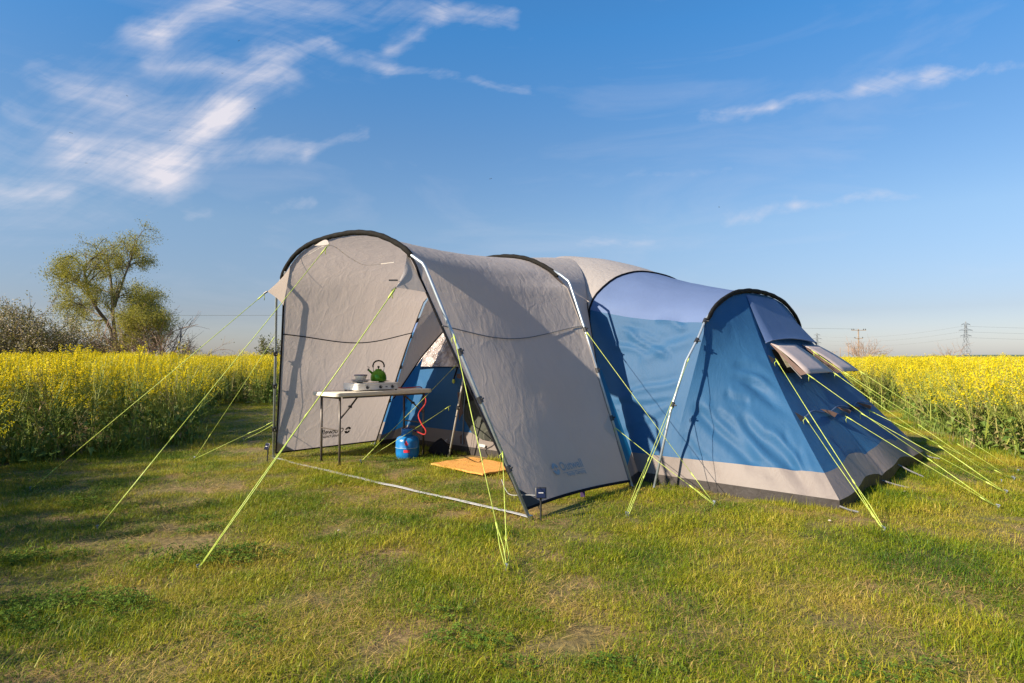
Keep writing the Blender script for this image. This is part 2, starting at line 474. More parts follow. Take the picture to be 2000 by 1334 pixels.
# ---------------------------------------------------------------- scattering (geometry nodes)
def scatter(name, pts, rots, scales, protos, mats_label=None):
    me = bpy.data.meshes.new(name)
    me.vertices.add(len(pts)); me.vertices.foreach_set('co', np.asarray(pts, dtype=np.float32).ravel())
    a = me.attributes.new('rot', 'FLOAT_VECTOR', 'POINT'); a.data.foreach_set('vector', np.asarray(rots, dtype=np.float32).ravel())
    a = me.attributes.new('scl', 'FLOAT_VECTOR', 'POINT'); a.data.foreach_set('vector', np.asarray(scales, dtype=np.float32).ravel())
    ob = bpy.data.objects.new(name, me); COL.objects.link(ob)
    pc = bpy.data.collections.new(name + '_kinds')
    for p in protos: pc.objects.link(p)
    ng = bpy.data.node_groups.new(name, 'GeometryNodeTree')
    ng.interface.new_socket('Geometry', in_out='INPUT', socket_type='NodeSocketGeometry')
    ng.interface.new_socket('Geometry', in_out='OUTPUT', socket_type='NodeSocketGeometry')
    gi = ng.nodes.new('NodeGroupInput'); go = ng.nodes.new('NodeGroupOutput')
    iop = ng.nodes.new('GeometryNodeInstanceOnPoints')
    ci = ng.nodes.new('GeometryNodeCollectionInfo'); ci.inputs[0].default_value = pc
    ci.inputs['Separate Children'].default_value = True; ci.inputs['Reset Children'].default_value = True
    iop.inputs['Pick Instance'].default_value = True
    ra = ng.nodes.new('GeometryNodeInputNamedAttribute'); ra.data_type = 'FLOAT_VECTOR'; ra.inputs[0].default_value = 'rot'
    sa = ng.nodes.new('GeometryNodeInputNamedAttribute'); sa.data_type = 'FLOAT_VECTOR'; sa.inputs[0].default_value = 'scl'
    e2r = ng.nodes.new('FunctionNodeEulerToRotation')
    L = ng.links.new
    L(gi.outputs[0], iop.inputs['Points']); L(ci.outputs[0], iop.inputs['Instance'])
    L(ra.outputs[0], e2r.inputs[0]); L(e2r.outputs[0], iop.inputs['Rotation']); L(sa.outputs[0], iop.inputs['Scale'])
    rv = ng.nodes.new('FunctionNodeRandomValue'); rv.data_type = 'INT'
    rv.inputs[4].default_value = 0; rv.inputs[5].default_value = len(protos) - 1
    L(rv.outputs[2], iop.inputs['Instance Index'])
    L(iop.outputs[0], go.inputs[0])
    md = ob.modifiers.new('scatter', 'NODES'); md.node_group = ng
    return ob
def proto(mb, name, mat, faces_mat=None):
    me = bpy.data.meshes.new(name); me.from_pydata(mb.v, [], mb.f); me.update()
    for m in (mat if isinstance(mat, list) else [mat]): me.materials.append(m)
    if faces_mat is not None: me.polygons.foreach_set('material_index', faces_mat)
    return bpy.data.objects.new(name, me)

def blade(mb, x, y, h, w, lean, az, curl=1.0, seg=3):
    dx, dy = math.cos(az), math.sin(az); sx, sy = -dy, dx
    vs_ = []
    for i in range(seg + 1):
        t = i / seg
        off = lean * t ** (1 + curl); zz = h * (t - .25 * lean / max(h, .01) * t * t) if lean < h else h * t * (1 - .45 * t)
        ww = w * (1 - t) ** .7 * .5
        cx, cy = x + dx * off, y + dy * off
        if i < seg: vs_ += [(cx - sx * ww, cy - sy * ww, zz), (cx + sx * ww, cy + sy * ww, zz)]
        else: vs_.append((cx, cy, zz))
    fs_ = [(2 * i, 2 * i + 1, 2 * i + 3, 2 * i + 2) for i in range(seg - 1)] + [(2 * seg - 2, 2 * seg - 1, 2 * seg)]
    mb.add(vs_, fs_)
def grass_protos():
    out = []
    for k in range(7):
        b = MB(); n = 250
        for _ in range(n):
            r = .16 * math.sqrt(random.random()); a = random.random() * 6.283
            h = random.uniform(.010, .034) * (1.5 if random.random() < .12 else 1)
            blade(b, r * math.cos(a), r * math.sin(a), h, random.uniform(.0014, .0034), random.uniform(.006, .050), random.random() * 6.283, random.uniform(.2, 1.2), 2)
        out.append(proto(b, 'grass_tuft', M['grass']))
    return out
def straw_protos():
    out = []
    for k in range(5):
        b = MB()
        for _ in range(34):
            r = .17 * math.sqrt(random.random()); a = random.random() * 6.283
            h = random.uniform(.010, .04)
            blade(b, r * math.cos(a), r * math.sin(a), h, random.uniform(.0018, .0035), random.uniform(.03, .10), random.random() * 6.283, .1, 2)
        out.append(proto(b, 'dry_tuft', M['straw']))
    return out
def weed_protos():
    out = []
    for k in range(4):
        b = MB()
        for _ in range(46):
            r = .13 * math.sqrt(random.random()); a = random.random() * 6.283
            x, y = r * math.cos(a), r * math.sin(a); z = random.uniform(.015, .05); s = random.uniform(.007, .014)
            az = random.random() * 6.283; q = Matrix.Rotation(az, 3, 'Z') @ Matrix.Rotation(random.uniform(-.5, .5), 3, 'X')
            for j in range(3):
                c = Matrix.Rotation(j * 2.094, 3, 'Z')
                pts = [(0, 0, 0), (s * .9, -s * .55, .002), (s * 1.5, 0, .0), (s * .9, s * .55, .002)]
                b.add([Vector((x, y, z)) + q @ (c @ Vector(p)) for p in pts], [(0, 1, 2, 3)])
            b.add([(x - .001, y, 0), (x + .001, y, 0), (x, y, z)], [(0, 1, 2)])
        out.append(proto(b, 'weed_tuft', M['weed']))
    return out

def in_tent(x, y):
    p = Vector((x, y, 0)); u, v = p.dot(AX), p.dot(BX)
    return 4.80 < u < 7.85 and 1.45 < v < 7.7
BARE = [(-2.05, 3.68, .36, .15), (-2.7, 3.55, .35, .06), (-2.6, 2.95, .55, .10), (-2.0, 2.7, .3, .06), (-2.25, 2.2, .55, .10), (-1.75, 3.05, .25, .05),
        (.0, 3.0, .09, .06), (1.2, 3.3, .12, .06), (2.35, 3.45, .2, .06), (-.35, 2.45, .25, .05), (1.1, 2.2, .3, .06), (.35, 4.4, .15, .06),
        (1.9, 4.0, .12, .06), (3.3, 3.9, .2, .05), (-.9, 3.9, .1, .05), (-1.2, 2.25, .3, .05), (.7, 2.75, .16, .04), (2.1, 2.6, .22, .05), (1.6, 5.0, .18, .06), (-2.9, 4.15, .3, .05), (-1.1, 4.7, .2, .05)]
def bare(x, y):
    m = 0
    for bx, by, rx, ry in BARE:
        d = math.hypot((x - bx) / (rx * 1.2), (y - by) / (ry * 1.6)) + .5 * nse((x, y, 9), 5)
        m = max(m, 1 - d)
    return m
def build_lawn():
    P, Rr, S = [], [], []; PS, RS, SS = [], [], []; PW, RW, SW = [], [], []
    for (y0, y1, dens) in ((1.4, 3.2, 170), (3.2, 5.0, 130), (5.0, 8.0, 90), (8.0, 15.5, 50)):
        xw = .9 * y1 + .7
        n = int(2 * xw * (y1 - y0) * dens)
        X = rng.uniform(-xw, xw, n); Y = rng.uniform(y0, y1, n)
        for x, y in zip(X, Y):
            if abs(x) > .9 * y + .7 or in_tent(x, y): continue
            sd = sd_clear(x, y)
            if sd > .8: continue
            c = fbm((x, y, 0), 1.3, 3); c2 = fbm((x, y, 3), .45, 2); bb = bare(x, y)
            if bb > .15 and random.random() < .95: continue
            if fbm((x, y, 21), 2.4, 3) > .48 and random.random() < .6: continue
            dry = c + .6 * c2
            if random.random() < .88 - max(0, dry) * .5:
                s = random.uniform(.75, 1.15) * (1 + .85 * fbm((x, y, 7), 2.3, 3))
                P.append((x, y, gz(x, y))); Rr.append((random.uniform(-.12, .12), random.uniform(-.12, .12), random.random() * 6.283))
                pu_ = Vector((x, y, 0)); pu_, pv_ = pu_.dot(AX), pu_.dot(BX); foot = (4.6 < pu_ < 4.8 and 1.1 < pv_ < 8) or (1.15 < pv_ < 1.45 and 4.6 < pu_ < 8)
                zs = s * random.uniform(.75, 1.15) * (1.5 if sd > -.35 else 1) * (random.uniform(1.0, 2.4) if foot else 1) * (.65 if bb > 0 else 1)
                S.append((s, s, zs))
            if random.random() < .20 + .45 * max(0, dry) + (.25 if y < 3.0 else .05) + (.3 if bb > .1 else 0):
                s = random.uniform(.7, 1.2)
                PS.append((x, y, gz(x, y) + .004)); RS.append((0, 0, random.random() * 6.283)); SS.append((s, s, s))
            wd = fbm((x + 9, y, 1), .8, 2)
            if wd > .33 and random.random() < .12:
                s = random.uniform(.5, .85)
                PW.append((x, y, gz(x, y))); RW.append((0, 0, random.random() * 6.283)); SW.append((s, s, s))
    # ragged weeds on the left foreground, and along the crop's foot
    for _ in range(80):
        cx, cy, rx, ry = random.choice([(-2.35, 3.35, .5, .12), (-2.0, 2.72, .42, .09), (-1.55, 3.35, .3, .1), (-2.3, 2.5, .3, .08), (-3.9, 5.4, .9, .22), (-2.9, 4.5, .6, .12)])
        x = random.gauss(cx, rx * .6); y = random.gauss(cy, ry * .6); s = random.uniform(.55, .95)
        PW.append((x, y, gz(x, y))); RW.append((0, 0, random.random() * 6.283)); SW.append((s, s, s * random.uniform(1, 1.7)))
    print('lawn', len(P), len(PS), len(PW))
    tag(scatter('grass', P, Rr, S, grass_protos()), 'short mown green and olive grass around the tent', 'grass', kind='stuff')
    tag(scatter('dry_grass', PS, RS, SS, straw_protos()), 'straw coloured dry blades lying in the lawn', 'dry grass', kind='stuff')
    tag(scatter('clover', PW, RW, SW, weed_protos()), 'low dark green clover and weeds among the grass', 'weeds', kind='stuff')
build_lawn()

# ---------------------------------------------------------------- oilseed crop
def crop_proto(kind):
    b = MB(); mats = []
    def mark(i):
        mats.extend([i] * (len(b.f) - len(mats)))
    h = random.uniform(.96, 1.08)
    bend = Vector((random.uniform(-.05, .05), random.uniform(-.05, .05), 0))
    def axis(t): return Vector((bend.x * t * t, bend.y * t * t, h * t))
    b.tube([axis(t) for t in (0, .35, .7, 1)], [.0075, .0065, .005, .002], 3, False); mark(0)
    tips = [(axis(1.0), Vector((0, 0, 1)), 1.0)]
    for k in range(random.randint(6, 10)):
        t = random.uniform(.27, .86); a = random.random() * 6.283; p = axis(t)
        ln = (1 - t) * h * random.uniform(.75, 1.05); sp = random.uniform(.25, .45)
        q = p + Vector((math.cos(a) * sp * ln * .7, math.sin(a) * sp * ln * .7, ln * .55)); e = q + Vector((math.cos(a) * sp * ln * .3, math.sin(a) * sp * ln * .3, ln * .45))
        b.tube([p, q, e], [.003, .0025, .0015], 3, False); mark(0)
        tips.append((e, (e - q).normalized(), random.uniform(.55, 1)))
    # raceme: pods/buds below, open four-petalled flowers towards the tip
    for e, d, s in tips:
        nfl = int((30, 22, 11)[kind] * s)
        for j in range(nfl):
            tt = random.random(); a = random.random() * 6.283
            r = .008 + .030 * tt ** .6 * (1 if tt < .9 else .5)
            c = e - d * (tt * .15) + Vector((math.cos(a) * r, math.sin(a) * r, .012))
            nrm = Vector((math.cos(a) * .8, math.sin(a) * .8, .7)).normalized(); x = nrm.orthogonal().normalized(); y = nrm.cross(x)
            x, y = x * math.cos(a) + y * math.sin(a), y * math.cos(a) - x * math.sin(a)
            w = random.uniform(.0075, .0115)
            b.add([c + x * w, c + y * w * .45 + nrm * .002, c - x * w, c - y * w * .45 + nrm * .002], [(0, 1, 2, 3)])
            b.add([c + y * w, c + x * w * .45 + nrm * .004, c - y * w, c - x * w * .45 + nrm * .004], [(0, 1, 2, 3)])
        mark(2)
        for j in range(11):
            a = random.random() * 6.283; c = e - d * random.uniform(.12, .38); q = c + Vector((math.cos(a) * .035, math.sin(a) * .035, .03))
            b.add([c, c + Vector((0, 0, .004)), q], [(0, 1, 2)])
        mark(0)
    # leaves: large and drooping low down, small clasping ones above
    for j in range(13 if kind != 2 else 18):
        t = random.uniform(.03, .72) ** 1.05; a = random.random() * 6.283; p = axis(t)
        ln = random.uniform(.07, .145) * (1.2 - t); wd = ln * random.uniform(.2, .32)
        o = Vector((math.cos(a), math.sin(a), 0)); sd = Vector((-math.sin(a), math.cos(a), 0)); rise = random.uniform(.1, .7)
        m1 = p + o * ln * .55 + Vector((0, 0, ln * rise)); m2 = p + o * ln + Vector((0, 0, ln * (rise - random.uniform(.1, .7))))
        tw = random.uniform(-.4, .4)
        b.add([p, m1 + sd * wd + Vector((0, 0, tw * wd)), m1 + Vector((0, 0, -.01)), m1 - sd * wd - Vector((0, 0, tw * wd)), m2], [(0, 1, 2), (0, 2, 3), (1, 4, 2), (2, 4, 3)])
    mark(1)
    return proto(b, 'rapeseed_plant', [M['stem'], M['cropleaf'], M['petal']], mats)
def under_proto():
    b = MB(); mats = []
    for _ in range(60):
        r = .22 * math.sqrt(random.random()); a = random.random() * 6.283
        blade(b, r * math.cos(a), r * math.sin(a), random.uniform(.08, .30), random.uniform(.006, .013), random.uniform(.02, .14), random.random() * 6.283, .6, 3)
    return proto(b, 'edge_grass', M['cropleaf'])
def build_crop():
    P, Rr, S = [], [], []; PU, RU, SU = [], [], []
    def put(x, y, sd):
        f = .5 + .5 * nse((x, y, 2), .35)
        base = 1.06 if x < 0 else 1.0
        s = base * random.gauss(1.0, .045) + .03 * (f - .5)
        if random.random() < .012: s *= 1.09
        if sd < .5: s *= random.uniform(.60, 1.0)
        elif sd < 1.0: s *= random.uniform(.84, 1.0)
        w = random.uniform(.85, 1.25)
        P.append((x, y, gz(x, y))); S.append((w, w, s))
        t = .20 if sd < .4 else .09
        Rr.append((random.gauss(0, t), random.gauss(0, t), random.random() * 6.283))
    def fill(x0, x1, y0, y1, fn):
        for x, y in zip(rng.uniform(x0, x1, n := int((x1 - x0) * (y1 - y0) * 42)), rng.uniform(y0, y1, n)):
            sd = sd_clear(x, y)
            if sd <= (.55 * nse((x, y, 4), 1.6) if (x < -2 and y < 5.2) else .12 * nse((x, y, 4), 2.2)): continue
            d = fn(sd, x, y)
            if random.random() < d / 42: put(x, y, sd)
            if sd < .7 and random.random() < .35:
                PU.append((x, y, gz(x, y))); RU.append((0, 0, random.random() * 6.283)); s = random.uniform(.7, 1.25); SU.append((s, s, s * (1.2 if sd > .2 else .7)))
    def dens(sd, x, y):
        d = 42 if sd < 1.2 else 28 if sd < 3 else 14 if sd < 7 else 7
        return d * (.72 + .5 * nse((x, y, 0), 1.3))
    fill(-14, -2.9, 1.2, 22, dens)
    fill(-8, -2.8, -4, 1.2, dens)
    fill(-3.5, 4.5, 13.5, 20, lambda s, x, y: dens(s, x, y) * .5)
    fill(4.5, 15, 2.5, 22, dens)
    far = lambda s, x, y: 4.5 if y < 36 else 2.2
    for (x0, x1, y0, y1, dn) in ((-32, 32, 22, 34, 5.0), (-44, 44, 34, 52, 2.6), (-26, -14, 10, 22, 6), (15, 26, 10, 22, 6)):
        n = int((x1 - x0) * (y1 - y0) * dn)
        for x, y in zip(rng.uniform(x0, x1, n), rng.uniform(y0, y1, n)):
            if abs(x) < .95 * y + 2: put(x, y, 9)
    print('crop', len(P), len(PU))
    tag(scatter('rapeseed_crop', P, Rr, S, [crop_proto(i % 3) for i in range(9)]), 'tall yellow flowering rapeseed crop standing all round the mown clearing', 'crop', kind='stuff')
    tag(scatter('edge_grass', PU, RU, SU, [under_proto() for _ in range(4)]), 'rough dark green growth along the foot of the crop', 'undergrowth', kind='stuff')
build_crop()
# ---------------------------------------------------------------- the tent
tent = empty('family_tent', T(4.7, 4.575, 0))
TENT_INV = Matrix.Translation(-tent.location)
tag(tent, 'large blue and grey family tunnel tent with open grey canopy porch', 'tent')
def tb(mb, name, mat, parent=None, **kw):
    """link a part, its points given in world space"""
    base = tent.location
    mb.v = [tuple(Vector(p) - base) for p in mb.v]
    return mb.build(name, mat, parent or tent, **kw)
VC = 4.575
UC = 6.3
def lerp(a, b, t): return a + (b - a) * t
def catmull(pts, n):
    """n+1 points along a smooth curve through pts"""
    P = [np.array(p, float) for p in pts]; P = [2 * P[0] - P[1]] + P + [2 * P[-1] - P[-2]]
    out = []; m = len(P) - 3
    for i in range(n + 1):
        x = min(i / n * m, m - 1e-6); k = int(x); t = x - k
        a, b, c, d = P[k:k + 4]
        out.append(tuple(.5 * ((2 * b) + (c - a) * t + (2 * a - 5 * b + 4 * c - d) * t * t + (3 * b - a - 3 * c + d) * t ** 3)))
    return out
def poly_at_z(pts, z):
    for a, b in zip(pts, pts[1:]):
        if a[-1] <= z <= b[-1] or b is pts[-1]:
            k = (z - a[-1]) / max(1e-6, b[-1] - a[-1]); return tuple(lerp(x, y, k) for x, y in zip(a, b))
def tolegtop(leg, top, zs, nt):
    kz = leg[-1][-1]
    L = [poly_at_z(leg, z * kz) for z in zs]
    return L + catmull(top, nt)[1:]
# -- canopy arches: (half width, height) pairs from the foot to the apex
FR = dict(leg=[(1.79, .07), (1.235, 1.2), (1.02, 1.66)], top=[(1.02, 1.66), (.975, 1.78), (.87, 1.885), (.62, 2.0), (.32, 2.06), (0, 2.075)])
def shift_f(z): return -.095 * min(z, 1.85) / 1.8
BK = dict(leg=[(1.80, .07), (1.335, 1.2), (1.06, 1.74)], top=[(1.06, 1.74), (.93, 1.83), (.80, 1.93), (.55, 2.05), (.28, 2.115), (0, 2.135)])
def u_front(z): return 3.13 - .47 * z / 2.1
def u_back(z): return 4.42 + .17 * z / 2.1
NL, NT = 26, 16
def leg_rows(leg): 
    n = NL; out = []
    L = leg; tot = L[-1][-1] - L[0][-1]
    for i in range(n + 1):
        out.append(poly_at_z(L, L[0][-1] + tot * i / n))
    return out
def half(A): return leg_rows(A['leg']) + catmull(A['top'], NT)[1:]
HF, HB = half(FR), half(BK)
NS = len(HF)
def canopy_pt(s, t, off=0.0):
    """s: -1 right foot .. 0 apex .. 1 left foot; t: 0 front .. 1 back"""
    a = (1 - abs(s)) * (NS - 1); k = min(int(a), NS - 2); f = a - k
    wf, zf = (lerp(HF[k][i], HF[k + 1][i], f) for i in (0, 1))
    wb, zb = (lerp(HB[k][i], HB[k + 1][i], f) for i in (0, 1))
    sg = -1 if s < 0 else 1
    uf, ub = u_front(zf) + .015, u_back(zb) - .01
    w, z, u = lerp(wf, wb, t), lerp(zf, zb, t), lerp(uf, ub, t)
    p = 4 * t * (1 - t)
    side = min(1, max(0, (w - .55) / .5))
    w -= .13 * p * side * min(1, z / .8 + .25)
    z -= .035 * p * (1 - side * .7) * (1 if z > 1 else 0)
    z += .010 * p * max(0, 1 - z / .8)
    P = T(u, VC + sg * w, z)
    d = .010 * fbm(P, 2.2, 3) * p ** .5
    # the fine puckers that run away from the back arch
    d += .006 * math.sin(34 * z + 5 * fbm(P, 3, 2)) * max(0, t - .55) * side * fbm(P, 5, 2)
    d += .008 * math.sin(26 * (u * .6 - z * .35) + 3 * fbm(P, 1.5, 2)) * side * max(0, .45 - t) * p ** .5 * min(1, max(0, z - .5))
    d *= min(1, max(0, (z - .45) / .3))
    P = P + BX * shift_f(zf) * (1 - t)
    return P + BX * (sg * (d + off)) * side + Vector((0, 0, (d + off) * (1 - side)))
b = MB(); NC = 40
b.grid([[canopy_pt(-1 + 2 * i / (2 * (NS - 1)), j / NC) for j in range(NC + 1)] for i in range(2 * (NS - 1) + 1)])
canopy = tb(b, 'canopy', M['grey'], smooth=True)
# hems of the canopy walls
for s in (-1, 1):
    b = MB(); b.tube([canopy_pt(s, j / 24, .004) for j in range(25)], .011, 6)
    tb(b, 'hem', M['hem'], canopy)
    b = MB(); b.tube([canopy_pt(s * (1 - i / 60), 0) for i in range(0, 44)], .009, 6)
    tb(b, 'hem', M['hem'], canopy)
    b = MB(); b.tube([canopy_pt(s * (1 - i / 60), 1) for i in range(0, 40)], .007, 6)
    tb(b, 'hem', M['band'], canopy)
    # dark corner patches
    b = MB(); b.grid([[canopy_pt(s * (1 - .055 * i / 3), (.16 * (1 - i / 3)) * j / 4, .008 * s * s + .003) for j in range(5)] for i in range(4)])
    tb(b, 'corner_patch', M['skirt'], canopy)
    # waist cord sagging across the wall at about 1.3 m
    def sz(z): return s * (1 - (z - .07) / (1.66 - .07) * NL / (NS - 1))
    b = MB()
    for side_off in ((.012,) if s < 0 else (-.012,)):
        b.tube([canopy_pt(sz(1.30 + .02 * math.cos(j / 20 * 6.28) - .05 * math.sin(j / 20 * 3.14)), j / 20, side_off) for j in range(21)], .0055 if s > 0 else .004, 5)
    tb(b, 'waist_cord', M['hem'] if s > 0 else M['dullstrap'], canopy)
# -- sleeves and poles
def sleeve(pts, udir, r1=.036, r2=.017):
    b = MB(); rows = []
    m = len(pts)
    for i, p in enumerate(pts):
        t = (pts[min(i + 1, m - 1)] - pts[max(0, i - 1)]).normalized(); n = t.cross(udir).normalized()
        k = 1 if 0 < i < m - 1 else .55
        wob = 1 + .10 * math.sin(i * 2.1)
        rows.append([p + n * math.cos(a) * r1 * k * wob + udir * math.sin(a) * r2 * k for a in [j * math.pi / 5 for j in range(11)]])
    b.grid(rows); return b
def arch_line(A, uf, scale_w, dz, n=48, z_from=1.84):
    h = catmull(A['top'], 30); out = []
    pts = [(w * scale_w, z + dz) for (w, z) in h if z + dz >= z_from]
    sh = shift_f if uf is u_front else (lambda z: 0)
    return [T(uf(z), VC - w + sh(z), z) for (w, z) in pts] + [T(uf(z), VC + w + sh(z), z) for (w, z) in pts[-2::-1]]
sl = arch_line(FR, u_front, 1.015, .012, z_from=1.80)
tb(sleeve(sl, AX, .021, .020), 'pole_sleeve', M['sleeve'], smooth=True)
sl2 = arch_line(BK, u_back, 1.02, .018, z_from=1.86)
tb(sleeve(sl2, AX, .022, .020), 'pole_sleeve', M['sleeve'], smooth=True)
def pole(pts, r=.0095, joints=(), mat='alu', foot=True):
    b = MB(); b.tube(pts, r, 10); o = tb(b, 'pole', M[mat], smooth=True)
    for (k, t) in joints:
        a, c = Vector(pts[k]), Vector(pts[k + 1]); p = a.lerp(c, t); d = (c - a).normalized()
        b = MB(); b.tube([p - d * .022, p + d * .022], r * 1.7, 10); 
        sd = d.cross(AX).normalized(); b.tube([p, p - sd * .035], .007, 6)
        tb(b, 'pole_clip', M['black'], o, smooth=False)
    if foot:
        a = Vector(pts[0]); b = MB(); b.tube([a - Vector((0, 0, .02)), a + Vector((0, 0, .035))], r * 1.5, 8); tb(b, 'foot_pin', M['chrome'], o)
    return o
for sg in (-1, 1):
    def Q(w, z, uf): return T(uf(z), VC + sg * w + (shift_f(z) if uf is u_front else 0), z)
    pole([Q(1.84, 0, u_front), Q(1.32, 1.22, u_front), Q(1.11, 1.725, u_front), Q(1.085, 1.76, u_front), Q(.96, 1.835, u_front), Q(.87, 1.89, u_front)], .012, [(0, .28), (0, .66), (0, .93)])
    pole([Q(1.84, 0, u_back), Q(1.27, 1.36, u_back), Q(1.085, 1.77, u_back), Q(1.06, 1.81, u_back), Q(.965, 1.875, u_back), Q(.85, 1.935, u_back)], .0115, [(0, .42), (0, .72), (0, .99)])
# -- visor gussets that carry the front guys
def gusset(a, c, tip, mid_sag=.02, mat='roofgrey'):
    a, c, tip = Vector(a), Vector(c), Vector(tip); rows = []
    for i in range(9):
        t = i / 8; e = a.lerp(c, t); k = .5 - .5 * math.cos(t * math.pi)
        rows.append([e.lerp(tip, j / 8) + Vector((0, 0, .035 * math.sin(t * 3.14) * math.sin(j / 8 * 3.14))) + AX * .02 * math.sin(j / 8 * 3.14) for j in range(9)])
    b = MB(); b.grid(rows); return tb(b, 'visor_gusset', M[mat], smooth=True)
tipR = on_u(773, 561, 2.46); tipL = on_u(521, 569, 2.42); tipT = on_u(641, 476, 2.50)
gusset(canopy_pt(-.42, 0), canopy_pt(-.25, 0), tipR)
gusset(canopy_pt(.41, 0), canopy_pt(.20, 0), tipL)
gusset(canopy_pt(.085, 0, -.0), canopy_pt(.035, 0), tipT)
b = MB(); b.tube([tipR, tipR + Vector((-.03, 0, -.02))], .008); tb(b, 'webbing_tab', M['black'])
b = MB(); b.box(tipR + Vector((-.03, .06, .055)), (.06, .01, .010)); tb(b, 'lantern_loop', M['black'])
b = MB(); b.tube([tipL, tipL + Vector((-.03, 0, -.02))], .008); tb(b, 'webbing_tab', M['black'])

# -- body: profiles across the tent (u measured from its long axis, height)
ZS = [0, .04, .085, .12, .16, .20, .245, .30, .36, .43, .5, .58, .66, .74, .82, .91, 1.0]   # fractions below are of metres for the first rows
def levels(kz):
    base = [0, .045, .09, .13, .17, .21, .25]
    return base + [.25 + (kz - .25) * i / 50 for i in range(1, 51)]
NTOP = 14
def station(leg, top, vf):
    kz = leg[-1][1]
    L = [poly_at_z(leg, z) for z in levels(kz)] + catmull(top, NTOP)[1:]
    fr_ = [T(UC - a, vf(z), z) for a, z in L]; bk_ = [T(UC + a, vf(z), z) for a, z in L]
    return fr_ + bk_[-2::-1]
S34 = ([(1.56, 0), (1.54, .25), (1.47, .8), (1.31, 1.57)], [(1.31, 1.57), (1.20, 1.72), (.88, 1.91), (.55, 2.01), (.28, 2.05), (0, 2.06)])
S24 = ([(1.56, 0), (1.54, .25), (1.40, .75), (1.215, 1.40)], [(1.215, 1.40), (1.06, 1.53), (.72, 1.665), (.4, 1.72), (.2, 1.735), (0, 1.74)])
S00 = ([(1.56, 0), (1.54, .25), (1.47, .8), (1.31, 1.57)], [(1.31, 1.57), (1.22, 1.90), (.92, 2.16), (.58, 2.29), (.3, 2.335), (0, 2.35)])
def vline(dv, lean): 
    sg = 1 if dv > 0 else -1
    return lambda z: VC + dv + sg * (lean * min(z, 1.4) / 1.4 if lean else 0)
def crease_set(px_list):
    out = []
    for x0, y0, x1, y1, amp, w in px_list:
        a_, c_ = on_u(x0, y0, 4.98), on_u(x1, y1, 4.98); out.append(((a_.dot(BX), a_.z), (c_.dot(BX), c_.z), amp * 1.15, w * 1.35))
    return out
def crease(v, z, cs):
    d_ = 0.0
    for (a_, c_, amp, w) in cs:
        ex, ez = c_[0] - a_[0], c_[1] - a_[1]; L2 = ex * ex + ez * ez
        t = ((v - a_[0]) * ex + (z - a_[1]) * ez) / L2
        if t < -.1 or t > 1.1: continue
        sd = ((v - a_[0]) * ez - (z - a_[1]) * ex) / math.sqrt(L2) + .010 * math.sin(t * 7 + amp * 400)
        tp = max(0, min(1, 6 * (t + .1) * (1.1 - t)))
        d_ += amp * tp * (math.exp(-(sd / w) ** 2) - .55 * math.exp(-((sd - 1.7 * w) / w) ** 2))
    return d_
CR_HIP = crease_set([(1368, 800, 1490, 912, .026, .030), (1400, 806, 1530, 930, .020, .026), (1452, 823, 1594, 948, .028, .030), (1441, 750, 1560, 830, .024, .026), (1420, 712, 1515, 772, .018, .024),
    (1425, 740, 1545, 800, .020, .022), (1500, 850, 1588, 935, .018, .022), (1530, 850, 1585, 915, .014, .018), (1350, 850, 1420, 925, .012, .03), (1560, 870, 1597, 945, .012, .016), (1410, 770, 1450, 790, .012, .02)])
CR_WING = crease_set([(1228, 652, 1302, 697, -.016, .022), (1275, 618, 1330, 640, -.012, .02), (1205, 672, 1262, 690, -.012, .02), (1215, 640, 1290, 668, -.010, .02), (1230, 770, 1330, 745, -.009, .02), (1220, 790, 1320, 785, .009, .018),
    (1260, 700, 1380, 650, -.010, .035), (1240, 850, 1330, 800, .009, .03)])
NR = 2 * (7 + 50 + NTOP) - 1
iS, iB, iK = 2, 6, 56            # row index of the top of skirt, of band, and of the kink
def disp_rows(rows, fn):
    """push every inner point along the local normal by fn(point, i, j); edges stay put"""
    nr, nc = len(rows), len(rows[0]); out = [list(r) for r in rows]
    for i in range(nr):
        for j in range(nc):
            a = rows[i][min(j + 1, nc - 1)] - rows[i][max(j - 1, 0)]; c = rows[min(i + 1, nr - 1)][j] - rows[max(i - 1, 0)][j]
            n = a.cross(c)
            if n.length < 1e-9: continue
            e = min(j, nc - 1 - j) / (nc * .15); e = min(1, e)
            out[i][j] = rows[i][j] + n.normalized() * fn(rows[i][j], i, j) * e
    return out
def loft(c0, c1, nc, sag=.0, curve=None):
    return [[a.lerp(b_, j / nc) + Vector((0, 0, -sag * 4 * (j / nc) * (1 - j / nc) * min(1, max(0, a.z - .3)))) for j in range(nc + 1)] for a, b_ in zip(c0, c1)]
def strips(rows, parts, cls=None):
    for (i0, i1, name, mat) in parts:
        b = MB(); b.grid(rows[i0:i1 + 1]); tb(b, name, M[mat], smooth=True)
def body_parts(roofname, roofmat, wallmat='blue'):
    N = NR - 1
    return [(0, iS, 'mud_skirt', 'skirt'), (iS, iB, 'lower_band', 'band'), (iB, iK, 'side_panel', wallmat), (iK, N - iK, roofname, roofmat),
            (N - iK, N - iB, 'side_panel', wallmat), (N - iB, N - iS, 'lower_band', 'band'), (N - iS, N, 'mud_skirt', 'skirt')]
